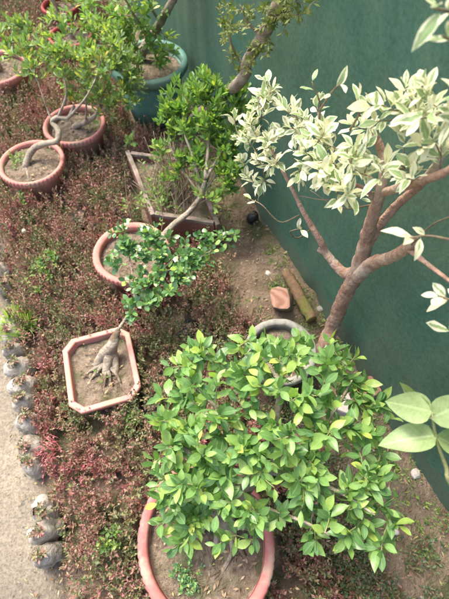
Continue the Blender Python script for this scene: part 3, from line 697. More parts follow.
crown(mb, L, ll, cl, .0255, 8, .64, .0009, .032, rand=.4, th0=.7, th1=1.5)
wood_build(mb, M_barkg, M_twig, tE, {0: 'root', 1: 'root'}); L.build('foliage', M_round, tE, rows=4, prof='round', petiole=.1, curve=.08, fold=.2)

# 5. twisted trunk bonsai in the left pot
tB = plant('twisted_bonsai', (cB[0], cB[1], .13), 'bonsai with twisted pale trunk reaching right out of the left edge pot')
mb = MB(); q = at(27, 169, .125)
lim = [[(q-UP*.015, .013), (q+UP*.015, .015), (at(29, 155, .17), .014), (at(36, 147, .20), .0145), (at(48, 143, .215), .013), (at(57, 141, .225), .0125), (at(58, 130, .25), .012), (at(52, 122, .27), .011), (at(58, 117, .29), .009), (at(68, 118, .29), .008), (at(74, 105, .34), .006)],
 [(at(58, 117, .29), .006), (at(66, 95, .38), .0045), (at(62, 72, .44), .003), (at(52, 50, .48), .002)],
 [(at(68, 118, .29), .006), (at(84, 100, .37), .0045), (at(95, 80, .43), .003), (at(100, 60, .48), .002)],
 [(at(52, 122, .27), .005), (at(44, 100, .34), .0035), (at(36, 78, .40), .0025), (at(24, 60, .44), .0018)]]
ll = limbs_add(mb, lim, 10, .2)
for e, m in [((20, 180), (24, 174)), ((30, 182), (28, 176)), ((34, 172), (31, 168))]:
    tube(mb, [q+UP*.012, at(*m, .135), at(*e, .12)], [.010, .005, .002], 6, .008, .2)
L = Leaves(); cl = []
for x, y, z, r, n in [(52, 40, .48, .06, 9), (36, 48, .45, .06, 8), (22, 58, .43, .06, 7), (60, 62, .45, .06, 8), (45, 72, .40, .055, 6), (75, 55, .46, .06, 8), (72, 80, .40, .05, 6), (90, 65, .45, .06, 8), (30, 30, .48, .05, 6), (18, 38, .46, .06, 8), (5, 50, .44, .05, 6), (10, 28, .48, .05, 5), (62, 25, .5, .05, 6)]:
    cl.append((at(x, y, z), r, n))
cl = [(c, r_*1.35, int(n*2.3)) for c, r_, n in cl]
crown(mb, L, ll, cl, .033, 8, .38, .0010, .055, upw=1., up=.6, th0=.35, th1=1.1, rand=.5)
wood_build(mb, M_barkg, M_twig, tB); L.build('foliage', M_pale, tB, rows=3, prof='obov', petiole=.12, curve=.15, fold=.3)

# 6. stump bonsai in the pot beside it
tC = plant('stump_bonsai', (cC[0], cC[1], .11), 'bonsai with short pale stump and thin upright stems of small blue green leaves')
mb = MB(); q = at(76, 130, .11)
lim = [[(q-UP*.01, .018), (q+UP*.02, .014), (at(86, 122, .16), .013), (at(97, 114, .20), .010), (at(102, 104, .24), .007)],
 [(at(97, 114, .20), .006), (at(104, 92, .32), .0045), (at(112, 70, .4), .003), (at(116, 48, .46), .002)],
 [(at(97, 114, .20), .006), (at(118, 100, .28), .004), (at(130, 88, .34), .003), (at(136, 78, .38), .002)],
 [(at(86, 122, .16), .005), (at(86, 100, .28), .0035), (at(84, 80, .36), .0025), (at(82, 60, .42), .002)]]
ll = limbs_add(mb, lim, 9, .2); L = Leaves(); cl = []
for x, y, z, r, n in [(112, 52, .46, .06, 9), (98, 42, .48, .06, 8), (122, 66, .42, .06, 8), (134, 82, .37, .05, 6), (118, 88, .36, .06, 7), (100, 76, .42, .06, 7), (84, 84, .38, .05, 5), (104, 98, .32, .045, 4), (128, 100, .3, .04, 4), (86, 48, .46, .05, 5), (136, 60, .42, .04, 5), (108, 108, .26, .04, 4), (92, 100, .28, .04, 4), (70, 96, .30, .03, 3), (118, 30, .48, .05, 5)]:
    cl.append((at(x, y, z), r, n))
cl = [(c, r_*1.35, int(n*2.5)) for c, r_, n in cl]
crown(mb, L, ll, cl, .032, 8, .40, .0010, .05, upw=.8, up=.6, th0=.4, th1=1.2, rand=.5)
wood_build(mb, M_barkg, M_twig, tC); L.build('foliage', M_pale, tC, rows=3, prof='obov', petiole=.12, curve=.15, fold=.3)

# 7. tree leaning out of the green tub
tH = plant('leaning_tree', (cH[0], cH[1], .25), 'leaning rough barked tree growing out of the green tub', 'tree')
mb = MB(); q = at(141, 62, .25)
lim = [[(q-UP*.02, .030), (q+UP*.03, .026), (at(150, 40, .36), .022), (at(160, 22, .46), .019), (at(172, 2, .56), .016), (at(184, -25, .68), .016), (at(196, -60, .82), .009)],
 [(at(150, 40, .36), .010), (at(138, 22, .5), .007), (at(128, 4, .58), .004), (at(115, -20, .68), .003)],
 [(at(160, 22, .46), .008), (at(150, 5, .54), .005), (at(146, -15, .62), .003)],
 [(at(172, 2, .56), .009), (at(195, -20, .66), .006), (at(215, -45, .76), .003)],
 [(at(184, -25, .68), .009), (at(160, -50, .82), .006), (at(130, -70, .92), .004)]]
ll = limbs_add(mb, lim, 12, .25); L = Leaves(); cl = []
for x, y, z, r, n in [(138, 22, .5, .05, 7), (124, 10, .54, .06, 8), (150, 8, .54, .05, 7), (108, 18, .5, .06, 12), (95, 25, .46, .05, 8), (120, 30, .48, .05, 9), (128, 48, .42, .04, 7), (140, 58, .38, .035, 7), (158, 60, .36, .03, 5), (172, 55, .36, .03, 4), (150, 45, .42, .035, 6), (122, 60, .40, .04, 7), (160, 52, .36, .035, 5), (152, 30, .45, .04, 4), (168, 36, .4, .03, 3), (90, 8, .5, .07, 12), (112, 34, .42, .05, 8), (78, 20, .5, .06, 6), (128, 35, .42, .05, 6), (140, -15, .62, .09, 10), (170, -45, .76, .12, 12), (120, -50, .8, .14, 12), (215, -50, .8, .1, 8)]:
    cl.append((at(x, y, z), r, n))
crown(mb, L, ll, cl, .034, 8, .42, .0011, .05, rand=.6)
wood_build(mb, M_barkm, M_twig, tH); L.build('foliage', M_light, tH, rows=3, prof='obov', petiole=.12, curve=.15, fold=.3)

# 8. mossy trunk against the net
bM = F0+FD*.62+FN*.09; bM[2] = 0
tM = plant('mossy_tree', bM, 'slanting pale tree trunk with moss tufts against the net at the top', 'tree')
mb = MB()
lim = [[(bM-UP*.03, .028), (bM+UP*.08, .023), (nf(238, 84, .09), .020), (nf(247, 62, .09), .0185), (nf(262, 38, .09), .0185), (nf(274, 14, .10), .0175), (nf(285, -6, .11), .016), (nf(300, -40, .13), .014), (nf(318, -80, .15), .008)],
 [(nf(244, 68, .09), .006), (nf(232, 45, .12), .004), (nf(228, 25, .14), .002)],
 [(nf(262, 38, .09), .005), (nf(248, 22, .13), .003), (nf(240, 5, .15), .002)]]
ll = limbs_add(mb, lim, 12, .2); L = Leaves(); cl = []
for x, y, o, r, n in [(276, 12, .12, .05, 18), (290, 4, .13, .05, 14), (265, 18, .13, .03, 8), (230, 30, .15, .05, 12), (224, 12, .15, .04, 9), (240, 18, .15, .06, 10), (252, 52, .12, .035, 8), (262, 50, .12, .03, 5), (244, 64, .12, .03, 5), (228, 55, .14, .04, 6), (300, -30, .16, .1, 16), (262, -30, .18, .1, 14)]:
    cl.append((nf(x, y, o), r, n))
crown(mb, L, ll, cl, .018, 8, .5, .0008, .03, rand=.6)
wood_build(mb, M_barkm, M_twig, tM); L.build('foliage', M_moss, tM, rows=2, prof='obov', curve=.15, fold=.3)

# 9. small bonsai in the far pots
def small_bonsai(name, c, z, label, cls, tr, leaf=.036, mat=None):
    t = plant(name, (c[0], c[1], z), label); mb = MB(); b = np.array([c[0], c[1], z])
    lim = [[(b-UP*.01, .016)]+[(b+np.array(o), r) for o, r in tr]]; ll = limbs_add(mb, lim, 9, .2); L = Leaves()
    crown(mb, L, ll, [(b+np.array(o), r, n) for o, r, n in cls], leaf, 8, .4, .001, .05, upw=.8, up=.5, rand=.5)
    wood_build(mb, M_barkg, M_twig, t); L.build('foliage', mat or M_pale, t, rows=3, prof='obov', petiole=.1)
small_bonsai('small_bonsai', cA, .13, 'small bonsai with curled pale trunk in the pot cut by the left edge',
    [((-.1, .05, .25), .07, 6), ((-.12, .12, .3), .07, 6)], [((.02, -.01, .04), .016), ((-.01, .03, .08), .014), ((-.06, .03, .13), .010), ((-.1, .05, .2), .005)])
small_bonsai('small_bonsai', cN, .10, 'small bonsai with leafy olive shoots rising from the wine red pot',
    [((.02, .12, .22), .09, 14), ((.12, .08, .2), .08, 12), ((-.08, .1, .2), .08, 10)], [((.0, .01, .05), .012), ((-.02, .04, .1), .008), ((0, .07, .16), .005)])
small_bonsai('small_bonsai', cO, .11, 'bare stemmed bonsai rising from the farthest pot at the top edge',
    [((.0, .14, .34), .12, 22), ((-.2, .1, .3), .12, 16), ((.18, .12, .3), .12, 18), ((.1, -.02, .26), .08, 9)], [((-.03, -.02, .06), .013), ((-.04, .02, .14), .010), ((-.02, .07, .24), .006)])

# 10. broad leaves of a plant at the right edge, close to the camera
bb = np.array([.74, -.14, 0.]); tL = plant('broad_leaf_plant', bb, 'plant with large pale green leaves reaching in from the right edge', 'plant')
mb = MB(); n1 = at(436, 436, .76); n0 = at(432, 412, .80)
sp, sr = smoothpath([bb, bb+np.array([.0, .05, .3]), at(462, 500, .66), at(446, 466, .72), n1, n0], [.007, .006, .0045, .0035, .003, .0022], .02)
tube(mb, sp, sr, 8, raw=True, gnarl=.1); mb.build('stem', M_gtwig, tL)
L = Leaves()
def leaf_to(L, a, b, w, nrm): a = np.array(a); b = np.array(b); L.add(a, b-a, nz(nrm), np.linalg.norm(b-a), w)
leaf_to(L, n0, at(387, 401, .80), .050, (-.15, -.25, .9)); leaf_to(L, n0, at(397, 383, .77), .046, (-.5, -.9, .5))
leaf_to(L, n1, at(384, 439, .76), .050, (.0, .1, 1)); leaf_to(L, at(430, 418, .79), at(478, 398, .83), .052, (.1, -.3, .9))
leaf_to(L, n1, at(468, 452, .74), .04, (0, -.1, 1)); leaf_to(L, at(455, 485, .69), at(490, 470, .72), .045, (0, 0, 1)); leaf_to(L, at(462, 500, .66), at(482, 540, .62), .045, (0, 0, 1))
L.build('foliage', M_big, tL, rows=10, prof='broad', petiole=.08, curve=.2, fold=.3, wav=.03)

# ------------------------------------------------------------------ seedling bed
def in_pot(x, y, pad=0.):
    for a, b, r in POTS:
        if (x-a)**2+(y-b)**2 < (r*.93+pad)**2: return True
    v = np.array([x, y, 0])-cG
    return abs(np.dot(v, FD)) < .20+pad and abs(np.dot(v, FN)) < .15+pad
GAPS = [(at(80, 214, .05), .05), (at(90, 226, .05), .03), (at(187, 326, .05), .035), (at(175, 320, .05), .03), (at(150, 408, .04), .025), (at(118, 455, .04), .02)]
def cover():
    P = []; D = []; N = []; Ln = []; W = []; SP = []; SD = []; SL = []
    h = .0585; y = -.75; row = 0
    while y < 4.6:
        x = edge_x(y)+.03+(h/2 if row % 2 else 0)
        while True:
            cx = x+random.gauss(0, .014); cy = y+random.gauss(0, .014); fd = fdist((cx, cy)); x += h
            lim = .30 if cy < 1.9 else .16
            if cy < .55: lim = .42
            if fd < lim: break
            if in_pot(cx, cy, -.01): continue
            if any((cx-g[0])**2+(cy-g[1])**2 < r*r for g, r in GAPS): continue
            far = cy > 2.3
            lump = noise.noise(Vector((cx*3, cy*3, 6)))
            H = (.112+.035*lump+random.gauss(0, .024))*(.85 if fd < lim+.1 else 1)
            cz = random.random(); ns = random.randint(11, 20) if not far else 11
            for _ in range(ns):
                a = random.random()*6.28; sp = abs(random.gauss(0, .36))
                d = nz([math.cos(a)*sp, math.sin(a)*sp, 1]); l = H*random.uniform(.55, 1.2)*(1.3 if random.random() < .06 else 1)
                b = np.array([cx+math.cos(a)*.012, cy+math.sin(a)*.012, .0]); tip = b+d*l
                if in_pot(tip[0], tip[1], .006): continue
                if tip[0] < edge_x(tip[1])+.045+.03*noise.noise(Vector((0, tip[1]*9, 3))) and noise.noise(Vector((0, tip[1]*6, 5))) < .22: continue
                SP.append(b); SD.append(d); SL.append(l)
                nl = random.randint(15, 22) if not far else 10; ph = random.random()*6.28
                for k in range(nl):
                    q = 1-(k/nl)*.72; ph += 2.4; th = .35+1.1*(1-q)/.72+random.gauss(0, .2)
                    rd = np.array([math.cos(ph), math.sin(ph), .1])
                    dd = nz(d*math.cos(th)+rd*math.sin(th)); ll_ = random.uniform(.0075, .0158)*(1.25 if far else 1)
                    P.append(b+d*l*q); D.append(dd); N.append(nz(UP+rng.normal(0, .5, 3))); Ln.append(ll_); W.append(ll_*random.uniform(.34, .6))
        y += h*.87; row += 1
    V, F, UV = leaf_arrays(P, D, N, Ln, W, 2, 'ficus', petiole=0, curve=.2, fold=.3)
    V2, F2, UV2 = leaf_arrays(SP, SD, [nz(rng.normal(0, 1, 3)) for _ in SP], SL, [.0028]*len(SP), 1, 'ficus', petiole=0, curve=.0, fold=0)
    # stalks: constant width ribbons
    k = 6; V2 = V2.reshape(-1, k, 3); c = V2[:, [1, 4], :]; w = nz([1, .3, 0])*.0012
    V2[:, 0] = c[:, 0]-w; V2[:, 2] = c[:, 0]+w; V2[:, 3] = c[:, 1]-w*.5; V2[:, 5] = c[:, 1]+w*.5; V2 = V2.reshape(-1, 3)
    me = mesh_np('seedling_ground_cover', np.vstack([V, V2]), np.vstack([F, F2+len(V)]), np.vstack([UV, UV2]), midx=[0]*len(F)+[1]*len(F2))
    o = link('seedling_ground_cover', me, None, [M_cover, M_stem])
    tag(o, 'dense low bed of reddish brown and dull green leafy seedlings', 'ground cover', kind='stuff')
cover()
# sparser dark green and red cover between the big pot and the net
P = []; D = []; N = []; Ln = []
for _ in range(9000):
    y = random.uniform(-.7, .62); fd = random.uniform(.02, .52); x = (F0+FD*((y-F0[1])/FD[1]))[0]-fd/math.cos(FA)*1.0
    if in_pot(x, y): continue
    dens = noise.noise(Vector((x*6, y*6, 3)))*.9+(.42 if fd > .27 else -.12)+(-.25 if y > .3 else .1)
    if random.random() > dens: continue
    c = np.array([x, y, soil_z(x, y)]); n = random.randint(7, 13); hh = random.uniform(.01, .05)
    for k in range(n):
        a = random.random()*6.28; d = nz([math.cos(a), math.sin(a), random.uniform(.1, .9)]); l = random.uniform(.006, .015)
        P.append(c+UP*hh*random.random()+d*random.uniform(0, .018)); D.append(d); N.append(nz(UP+rng.normal(0, .4, 3))); Ln.append(l)
Ln = np.array(Ln); V, F, UV = leaf_arrays(P, D, N, Ln, Ln*.5, 2, 'obov', petiole=0)
tag(link('creeping_weeds', mesh_np('creeping_weeds', V, F, UV), None, [M_dark]), 'low dark green and maroon creeping weeds on the soil at the lower right', 'weeds', kind='stuff')
# small green weeds and moss on the bare strip along the net, dead leaves, grit
P = []; D = []; N = []; Ln = []
for _ in range(1500):
    s = random.uniform(-1.6, 2.2); fd = abs(random.gauss(.0, .12))+.012; p = F0+FD*s+FN*fd
    if in_pot(p[0], p[1]) or noise.noise(Vector((p[0]*5, p[1]*5, 8))) < -.05: continue
    c = np.array([p[0], p[1], soil_z(p[0], p[1])]); n = random.randint(5, 12); sz = random.uniform(.004, .014)
    for k in range(n):
        a = random.random()*6.28; d = nz([math.cos(a), math.sin(a), random.uniform(.1, 1.1)])
        P.append(c+d*.004+rng.normal(0, .006, 3)*[1, 1, .3]); D.append(d); N.append(nz(UP+rng.normal(0, .4, 3))); Ln.append(sz*random.uniform(.6, 1.2))
Ln = np.array(Ln); V, F, UV = leaf_arrays(P, D, N, Ln, Ln*.45, 2, 'obov', petiole=0)
tag(link('strip_weeds', mesh_np('strip_weeds', V, F, UV), None, [M_weed]), 'tiny bright green weeds scattered over the bare soil along the net', 'weeds', kind='stuff')
P = []; D = []; N = []; Ln = []
for _ in range(6500):
    if random.random() < .6:
        s = random.uniform(-1.8, 3); p = F0+FD*s+FN*random.uniform(.01, .45)
    else:
        y = random.uniform(-.6, 3); p = np.array([edge_x(y)+random.gauss(-.0, .06), y, 0])
    if in_pot(p[0], p[1]): continue
    onpath = p[0] < edge_x(p[1])+.03
    c = np.array([p[0], p[1], (.014 if onpath else soil_z(p[0], p[1])+.005)]); a = random.random()*6.28
    P.append(c); D.append(nz([math.cos(a), math.sin(a), random.uniform(-.1, .25)])); N.append(nz(UP+rng.normal(0, .35, 3))); Ln.append(random.uniform(.005, .022)*(.7 if onpath else 1))
Ln = np.array(Ln); V, F, UV = leaf_arrays(P, D, N, Ln, Ln*rng.uniform(.12, .5, len(Ln)), 2, 'ficus', petiole=0, curve=.5)
tag(link('leaf_litter', mesh_np('leaf_litter', V, F, UV), None, [M_litter]), 'dry brown leaf bits and straw scattered on soil and path edge', 'leaf litter', kind='stuff')
# grit: small angular stones
mb = MB()
def rock(mb, c, r, flat=.6, seed=0, n1=7, n2=5):
    V = []; 
    for i in range(n2+1):
        ph = math.pi*i/n2
        for k in range(n1):
            a = 2*math.pi*k/n1; d = np.array([math.sin(ph)*math.cos(a), math.sin(ph)*math.sin(a), math.cos(ph)*flat])
            V.append(np.array(c)+d*r*(1+.35*noise.noise(Vector(d*1.7)+Vector((seed, seed*.7, 0)))))
    mb.add(V, [(i*n1+k, (i+1)*n1+k, (i+1)*n1+(k+1) % n1, i*n1+(k+1) % n1) for i in range(n2) for k in range(n1)])
for i in range(900):
    if random.random() < .6: s = random.uniform(-1.6, 3); p = F0+FD*s+FN*random.uniform(.01, .42)
    else: y = random.uniform(-.6, 2.6); p = np.array([edge_x(y)+random.gauss(-.03, .07), y, 0])
    if in_pot(p[0], p[1]): continue
    r = random.uniform(.001, .0055 if p[0] > edge_x(p[1]) else .003); rock(mb, (p[0], p[1], soil_z(p[0], p[1])+r*.3 if p[0] > edge_x(p[1]) else .010), r, .6, i*.37, 5, 4)
tag(mb.build('grit', M_cem, None, False), 'small grey grit scattered on the soil and path edge', 'gravel', kind='stuff')

# polythene seedling bags along the path edge
def bag(px, py, label, mat=None, r=.034, h=.085, lean=(0, 0), c=None, sprig=False):
    c = at(px, py, .05) if c is None else c; root = empty('seedling_bag', (c[0], c[1], 0), label, 'plant bag', 'seedling bags in the bed')
    sd = random.random()*50; mb = MB(); V = []; na, nh = 44, 18
    for i in range(nh+1):
        q = i/nh; z = .002+h*q
        rr = r*np.interp(q, [0, .1, .35, .6, .74, .84, .93, 1], [.9, 1.04, 1.14, 1.1, .95, .72, .46, .30])*(1+.16*math.cos(2*(2*math.pi*(0)+sd)))
        for k in range(na):
            a = 2*math.pi*k/na
            f = 1+.16*math.cos(2*a+sd)+.22*noise.noise(Vector((math.cos(a)*1.6, math.sin(a)*1.6, q*2.5+sd)))+.13*noise.noise(Vector((math.cos(a)*7, math.sin(a)*7, q*9+sd)))
            V.append((c[0]+rr*f*math.cos(a)+lean[0]*q, c[1]+rr*f*math.sin(a)+lean[1]*q, z+(.008*noise.noise(Vector((math.cos(a)*3, math.sin(a)*3, sd))) if q > .85 else 0)))
    F = [(i*na+k, i*na+(k+1) % na, (i+1)*na+(k+1) % na, (i+1)*na+k) for i in range(nh) for k in range(na)]+[tuple(range(na))[::-1]]
    mb.add(V, F); mb.build('bag', mat or M_bag, root)
    soil_disc((c[0]+lean[0]*.85, c[1]+lean[1]*.85), h*.93, r*.62, parent=root, amp=.006, dome=.006)
    if sprig:
        root.rotation_euler = (random.gauss(0, .10), random.gauss(-.14, .10), 0)
        L = Leaves(); mb = MB(); o_ = np.array([c[0]+lean[0], c[1]+lean[1], h*.9])
        for _ in range(7):
            d = nz([random.gauss(.85, .45), random.gauss(0, .4), 1]); l = random.uniform(.02, .055); tube(mb, [o_, o_+d*l], [.0011, .0007], 4, .02)
            rosette(L, o_+d*l, d, 11, .03, .014, .5)
        mb.build('seedling_stems', M_stem, root); L.build('seedling_leaves', M_cover, root, rows=2)
    return c
ORD = ['first', 'second', 'third', 'fourth', 'fifth', 'sixth', 'seventh', 'eighth', 'ninth', 'tenth', 'eleventh']
edge_bags = [(1.10, 'pale grey seedling bag farthest up the path edge, cut by the left side'), (1.02, 'grey seedling bag second above the bright grass tuft'), (.945, 'grey seedling bag right above the bright grass tuft')]
for k, y in enumerate([.775, .725, .655, .59, .52, .455, .39, .325, .255]): edge_bags.append((y, 'crumpled grey bag, %s one below the grass tuft along the path' % ORD[k]))
edge_bags += [(.135, 'smooth grey bag just below the crimson trailing seedling at the path'), (.075, 'middle of the three big grey bags at the lower path edge'), (.012, 'last big grey bag at the bottom of the path edge row')]
for k, (y, lb) in enumerate(edge_bags):
    x = edge_x(y)+.010+random.gauss(0, .006); big = k > 11
    c = bag(0, 0, lb, r=.034 if big else random.uniform(.029, .035), h=.105 if big else random.uniform(.075, .10), lean=(random.gauss(-.006, .008), random.gauss(0, .008)), c=np.array([x, y, 0.]), sprig=True)
for x, y, lb in [(80, 216, 'black seedling bag showing in the gap below the left edge pot'), (92, 228, 'black bag beside the left rim of the salmon pot'), (188, 327, 'black bag in the gap above the big bonsai crown'), (150, 408, 'black bag showing beside the lower right of the octagonal tray')]:
    bag(x, y, lb, M_black, .032, .062)
# extra black pot by the net
bag(253, 213, 'small black bag on bare soil at the foot of the net', M_black, .026, .05)

mb = MB(); L = Leaves(); rr0 = at(52, 450, .08)
for _ in range(46):
    a = R(random.uniform(120, 260)); b = rr0+rng.normal(0, .014, 3)*[1, 1, .4]; l = random.uniform(.03, .08); d = np.array([math.cos(a), math.sin(a), 0])
    e = b+d*l+UP*(-.6*l+random.uniform(-.01, .015)); e[2] = max(e[2], .018); m_ = (b+e)/2+UP*.018
    tube(mb, [b, m_, e], [.0012, .0010, .0006], 4, .012)
    for k in range(5): q = random.uniform(.3, 1); p = b*(1-q)+e*q+UP*.018*4*q*(1-q); ln = random.uniform(.006, .012); L.add(p, nz(d+rng.normal(0, .7, 3)), nz(UP+rng.normal(0, .5, 3)), ln, ln*.45)
sp_ = empty('trailing_seedling', (rr0[0], rr0[1], 0), 'crimson stemmed seedling trailing over the path edge between the grey bags', 'plant')
mb.build('stems', surf('crimson_stem', (.28, .06, .07), (.45, .14, .14), 40, .7), sp_); L.build('foliage', leafmat('crimson_leaf', [(0, (.30, .09, .10)), (1, (.50, .22, .20))], .5, .2), sp_, rows=2)
# tufts
def tuft(name, px, py, label, n, ln, ratio, mat, spread=.03, z=.03, rows=2, th=.7, prof='lance', stem=0):
    c = at(px, py, z); root = empty(name, (c[0], c[1], 0), label, 'plant'); L = Leaves(); mb = MB()
    for _ in range(n):
        a = random.random()*6.28; rr = spread*math.sqrt(random.random()); b = c+np.array([math.cos(a)*rr, math.sin(a)*rr, 0])
        g = np.array([b[0], b[1], .0])
        if stem: tube(mb, [np.array([c[0], c[1], 0]), b+UP*stem*.6, b+UP*stem], [.0012, .001, .0007], 4, .02); rosette(L, b+UP*stem, UP+rng.normal(0, .3, 3), 7, .02, ln, ratio)
        else: d = nz([math.cos(a)*th*random.random(), math.sin(a)*th*random.random(), 1]); L.add(g, d, nz([-math.sin(a), .3, .2]), ln*random.uniform(.6, 1.1), ln*ratio)
    if mb.v: mb.build('stem', M_gtwig, root)
    L.build('foliage', mat, root, rows=rows, prof=prof, petiole=0, curve=.3)
tuft('grass_tuft', 14, 322, 'bright light green grass tuft at the path edge', 260, .135, .035, leafmat('grass_blade', [(0, (.25, .42, .10)), (1, (.48, .62, .20))], .5, .4), .036, .08, 4, .6)
tuft('green_seedling', 48, 268, 'bright green seedling clump among reddish ones at the left', 14, .022, .5, M_weed, .05, .07, 2, stem=.04, prof='obov')
tuft('green_seedling', 40, 285, 'faint olive green seedling clump at the left below the brighter one', 8, .02, .5, M_weed, .05, .06, 2, stem=.035, prof='obov')
tuft('green_seedling', 112, 538, 'fresh green seedling left of the largest pot rim', 9, .018, .55, M_weed, .03, .06, 2, stem=.04, prof='obov')
tuft('green_seedling', 132, 150, 'bright sprout with broad leaves at the corner of the timber planter', 2, .04, .45, M_light, .01, .12, 3, stem=.05, prof='obov')
tuft('green_seedling', 110, 108, 'green weed clump between the two upper ribbed pots and the tub', 7, .024, .5, M_weed, .06, .07, 2, stem=.04, prof='obov')
tuft('green_seedling', 22, 205, 'small green sprigs below the left edge pot', 6, .018, .5, M_weed, .05, .07, 2, stem=.04, prof='obov')
tuft('green_seedling', 133, 420, 'little yellow green weed below the octagonal tray', 5, .018, .5, M_weed, .025, .06, 2, stem=.03, prof='obov')
def potweed(px, py, z, label, n, sp, ln, mat):
    c = at(px, py, z); root = empty('pot_weed', c, label, 'plant'); L = Leaves()
    for _ in range(n):
        a = random.random()*6.28; r = sp*math.sqrt(random.random())
        rosette(L, c+np.array([math.cos(a)*r, math.sin(a)*r, random.uniform(.008, .03)]), UP+rng.normal(0, .3, 3), 6, .012, ln, .6)
    L.build('foliage', mat, root, rows=2, prof='round')
potweed(188, 574, .165, 'patch of tiny round leaved weeds inside the largest pot', 34, .042, .011, M_round)
potweed(20, 162, .13, 'grey green weeds on the soil of the left edge pot', 26, .06, .013, M_weed)
potweed(104, 376, .09, 'small green weeds around the forked stump', 7, .03, .009, M_weed)
potweed(96, 126, .12, 'green weed on the soil beside the short pale stump', 8, .03, .012, M_weed)
# pale bud
c = at(24, 231, .1); mb = MB(); rock(mb, c, .009, 1.3, 3, 10, 7); tube(mb, [np.array([c[0], c[1], 0]), c], [.002, .0025], 6, .02)
tag(mb.build('flower_bud', surf('cream_petal', (.6, .55, .35), (.75, .72, .5), 40, .6)), 'single cream bud among the seedlings at the left', 'flower')

# timber, stones, brick by the net
mb = MB(); c = at(281, 299, .05); n = 12; V = []; ax = nz([-.25, -.35, .9]); u = nz(np.cross(ax, [0, 1, 0])); w = np.cross(ax, u)
out = [(-.029, .004), (-.026, .030), (-.019, .037), (.004, .034), (.022, .026), (.028, .016), (.029, -.020), (.022, -.031), (.002, -.035), (-.024, -.024)]; n = len(out)
for hgt, s in ((-.075, 1.05), (-.04, 1.03), (.0, 1.), (.026, .98), (.031, .92)):
    for x, y in out: V.append(c+ax*hgt+(u*x+w*y)*1.35*s*(1+.05*noise.noise(Vector((x*60, y*60, hgt*40)))))
F = [(i*n+k, i*n+(k+1) % n, (i+1)*n+(k+1) % n, (i+1)*n+k) for i in range(4) for k in range(n)]
root = empty('timber_block', (c[0], c[1], 0), 'short sawn timber block with pinkish cut face on the bare strip', 'wood block')
mb.add(V, F); mb.build('bark', M_barkm, root)
def ringmat():
    m, nt, b = newmat('cut_end_grain'); v = objco(nt); w_ = nt.nodes.new('ShaderNodeTexWave'); w_.wave_type = 'RINGS'; w_.inputs['Scale'].default_value = 28; w_.inputs['Distortion'].default_value = 3
    nt.links.new(v, w_.inputs['Vector']); r = ramp(nt, [(0, (.30, .15, .10)), (1, (.46, .27, .19))]); nt.links.new(w_.outputs['Fac'], r.inputs[0]); nt.links.new(r.outputs[0], b.inputs['Base Color'])
    b.inputs['Roughness'].default_value = .9; bump(nt, b, w_.outputs['Fac'], .4, .002); return m
mb = MB(); mb.add([c+ax*.032]+[np.array(V[4*n+k])+ax*.0005 for k in range(n)], [(0, 1+k, 1+(k+1) % n) for k in range(n)]); mb.build('cut_face', ringmat(), root, False)
mb = MB(); a = at(286, 272, .03); b = at(312, 320, .035); tube(mb, [a, a*.6+b*.4+UP*.004, b], [.019, .023, .0215], 28, .005, .22)
tag(mb.build('mossy_log', surf('mossy_wood', (.13, .08, .05), (.30, .20, .11), 20, .95, .8, .008, (.17, .19, .05), 9)), 'small mossy log lying along the foot of the net', 'log')
for i, (x, y, z, r, f, m, lb) in enumerate([(416, 474, .008, .017, .7, M_stone, 'pale pinkish stone at the foot of the net at right'), (320, 309, .012, .014, .5, M_cem, 'grey stone chip between the mossy log and the net'),
       (396, 532, .006, .010, .6, M_stone, 'small pinkish pebble at the lower right'), (268, 273, .008, .012, .5, M_stone, 'small pale stone above the sawn block')]):
    mb = MB(); rock(mb, at(x, y, z), r, f, i*3.1, 9, 6); tag(mb.build('stone', m, None, False), lb, 'stone')
def brick(px, py, rot, label, mat, s=(.055, .036, .03), z=.03):
    c = at(px, py, z); mb = MB(); V = []; nx = 6
    for zz in (-1, -.8, .8, 1):
        for k in range(28):
            a = 2*math.pi*k/28; x = np.sign(math.cos(a))*abs(math.cos(a))**.28; y = np.sign(math.sin(a))*abs(math.sin(a))**.28; q = .94 if abs(zz) == 1 else 1
            x, y = x*s[0]*q, y*s[1]*q; w = 1+.05*noise.noise(Vector((x*50, y*50, zz)))
            V.append((c[0]+(x*math.cos(rot)-y*math.sin(rot))*w, c[1]+(x*math.sin(rot)+y*math.cos(rot))*w, z+zz*s[2]*w))
    F = [(i*28+k, i*28+(k+1) % 28, (i+1)*28+(k+1) % 28, (i+1)*28+k) for i in range(3) for k in range(28)]+[tuple(range(28))[::-1], tuple(range(84, 112))]
    mb.add(V, F); tag(mb.build('brick', mat, None, False), label, 'brick')
brick(362, 392, .4, 'orange red brick glimpsed through the right part of the green crown', surf('brick_red', (.24, .13, .095), (.36, .21, .16), 30, .9, .5), z=.03)
brick(344, 404, 1.2, 'pale mortar covered brick glimpsed beside the orange red one', M_stone, (.038, .03, .025), z=.025)

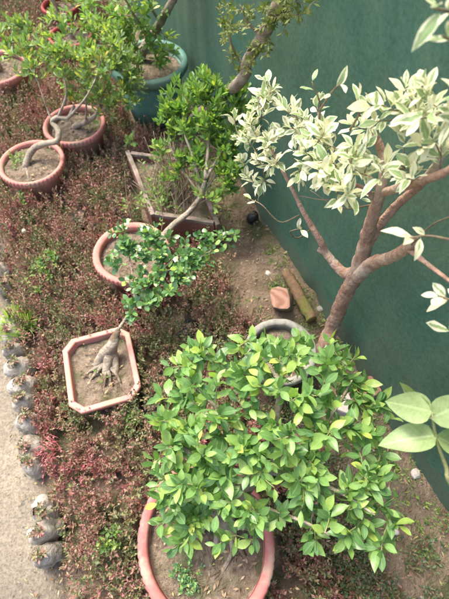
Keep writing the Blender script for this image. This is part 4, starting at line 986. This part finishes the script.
# tall dry stalks at the far left top of the bed
mb = MB()
for _ in range(260):
    p = at(random.uniform(-70, 115), random.uniform(-30, 40), 0); l = random.uniform(.08, .24); d = nz([random.gauss(0, .25), random.gauss(0, .25), 1])
    if in_pot(p[0], p[1]): continue
    tube(mb, [p, p+d*l*.5, p+d*l+rng.normal(0, .02, 3)], [.0018, .0014, .0008], 4, .06)
tag(mb.build('dry_stalks', M_stem), 'thin dry brown stalks rising from the far end of the bed', 'dry stalks', kind='stuff')

# ------------------------------------------------------------------ light, camera, render
w = bpy.data.worlds.new('World'); sc.world = w; w.use_nodes = True; nt = w.node_tree
sky = nt.nodes.new('ShaderNodeTexSky'); sky.sky_type = 'NISHITA'; sky.sun_disc = False
SUN_EL, SUN_AZ = R(62), R(-40)          # azimuth clockwise from +Y
sky.sun_elevation = SUN_EL; sky.sun_rotation = SUN_AZ; sky.dust_density = 6; sky.air_density = 1.0; sky.ozone_density = .6
bg = nt.nodes['Background']; bg.inputs[1].default_value = .15; nt.links.new(sky.outputs[0], bg.inputs[0])
sd = bpy.data.lights.new('sun', 'SUN'); sd.energy = 1.3; sd.angle = R(22); sd.color = (1, .94, .84)
so = bpy.data.objects.new('sun', sd); C.objects.link(so)
dirv = Vector((math.sin(SUN_AZ)*math.cos(SUN_EL), math.cos(SUN_AZ)*math.cos(SUN_EL), math.sin(SUN_EL)))
so.rotation_euler = dirv.to_track_quat('Z', 'Y').to_euler(); so.location = dirv*5
cd = bpy.data.cameras.new('camera'); cam = bpy.data.objects.new('camera', cd); C.objects.link(cam); sc.camera = cam
cam.location = (0, 0, CAMH); cam.rotation_euler = (math.pi/2-PITCH, 0, 0)
cd.sensor_fit = 'VERTICAL'; cd.sensor_height = 36; cd.lens = FOC/599*36; cd.clip_start = .02; cd.clip_end = 300
cd.dof.use_dof = True; cd.dof.focus_distance = 1.12; cd.dof.aperture_fstop = 4.5
sc.view_settings.view_transform = 'Standard'; sc.view_settings.look = 'None'; sc.view_settings.gamma = 1; sc.view_settings.use_curve_mapping = False
sc.view_settings.exposure = 1.6
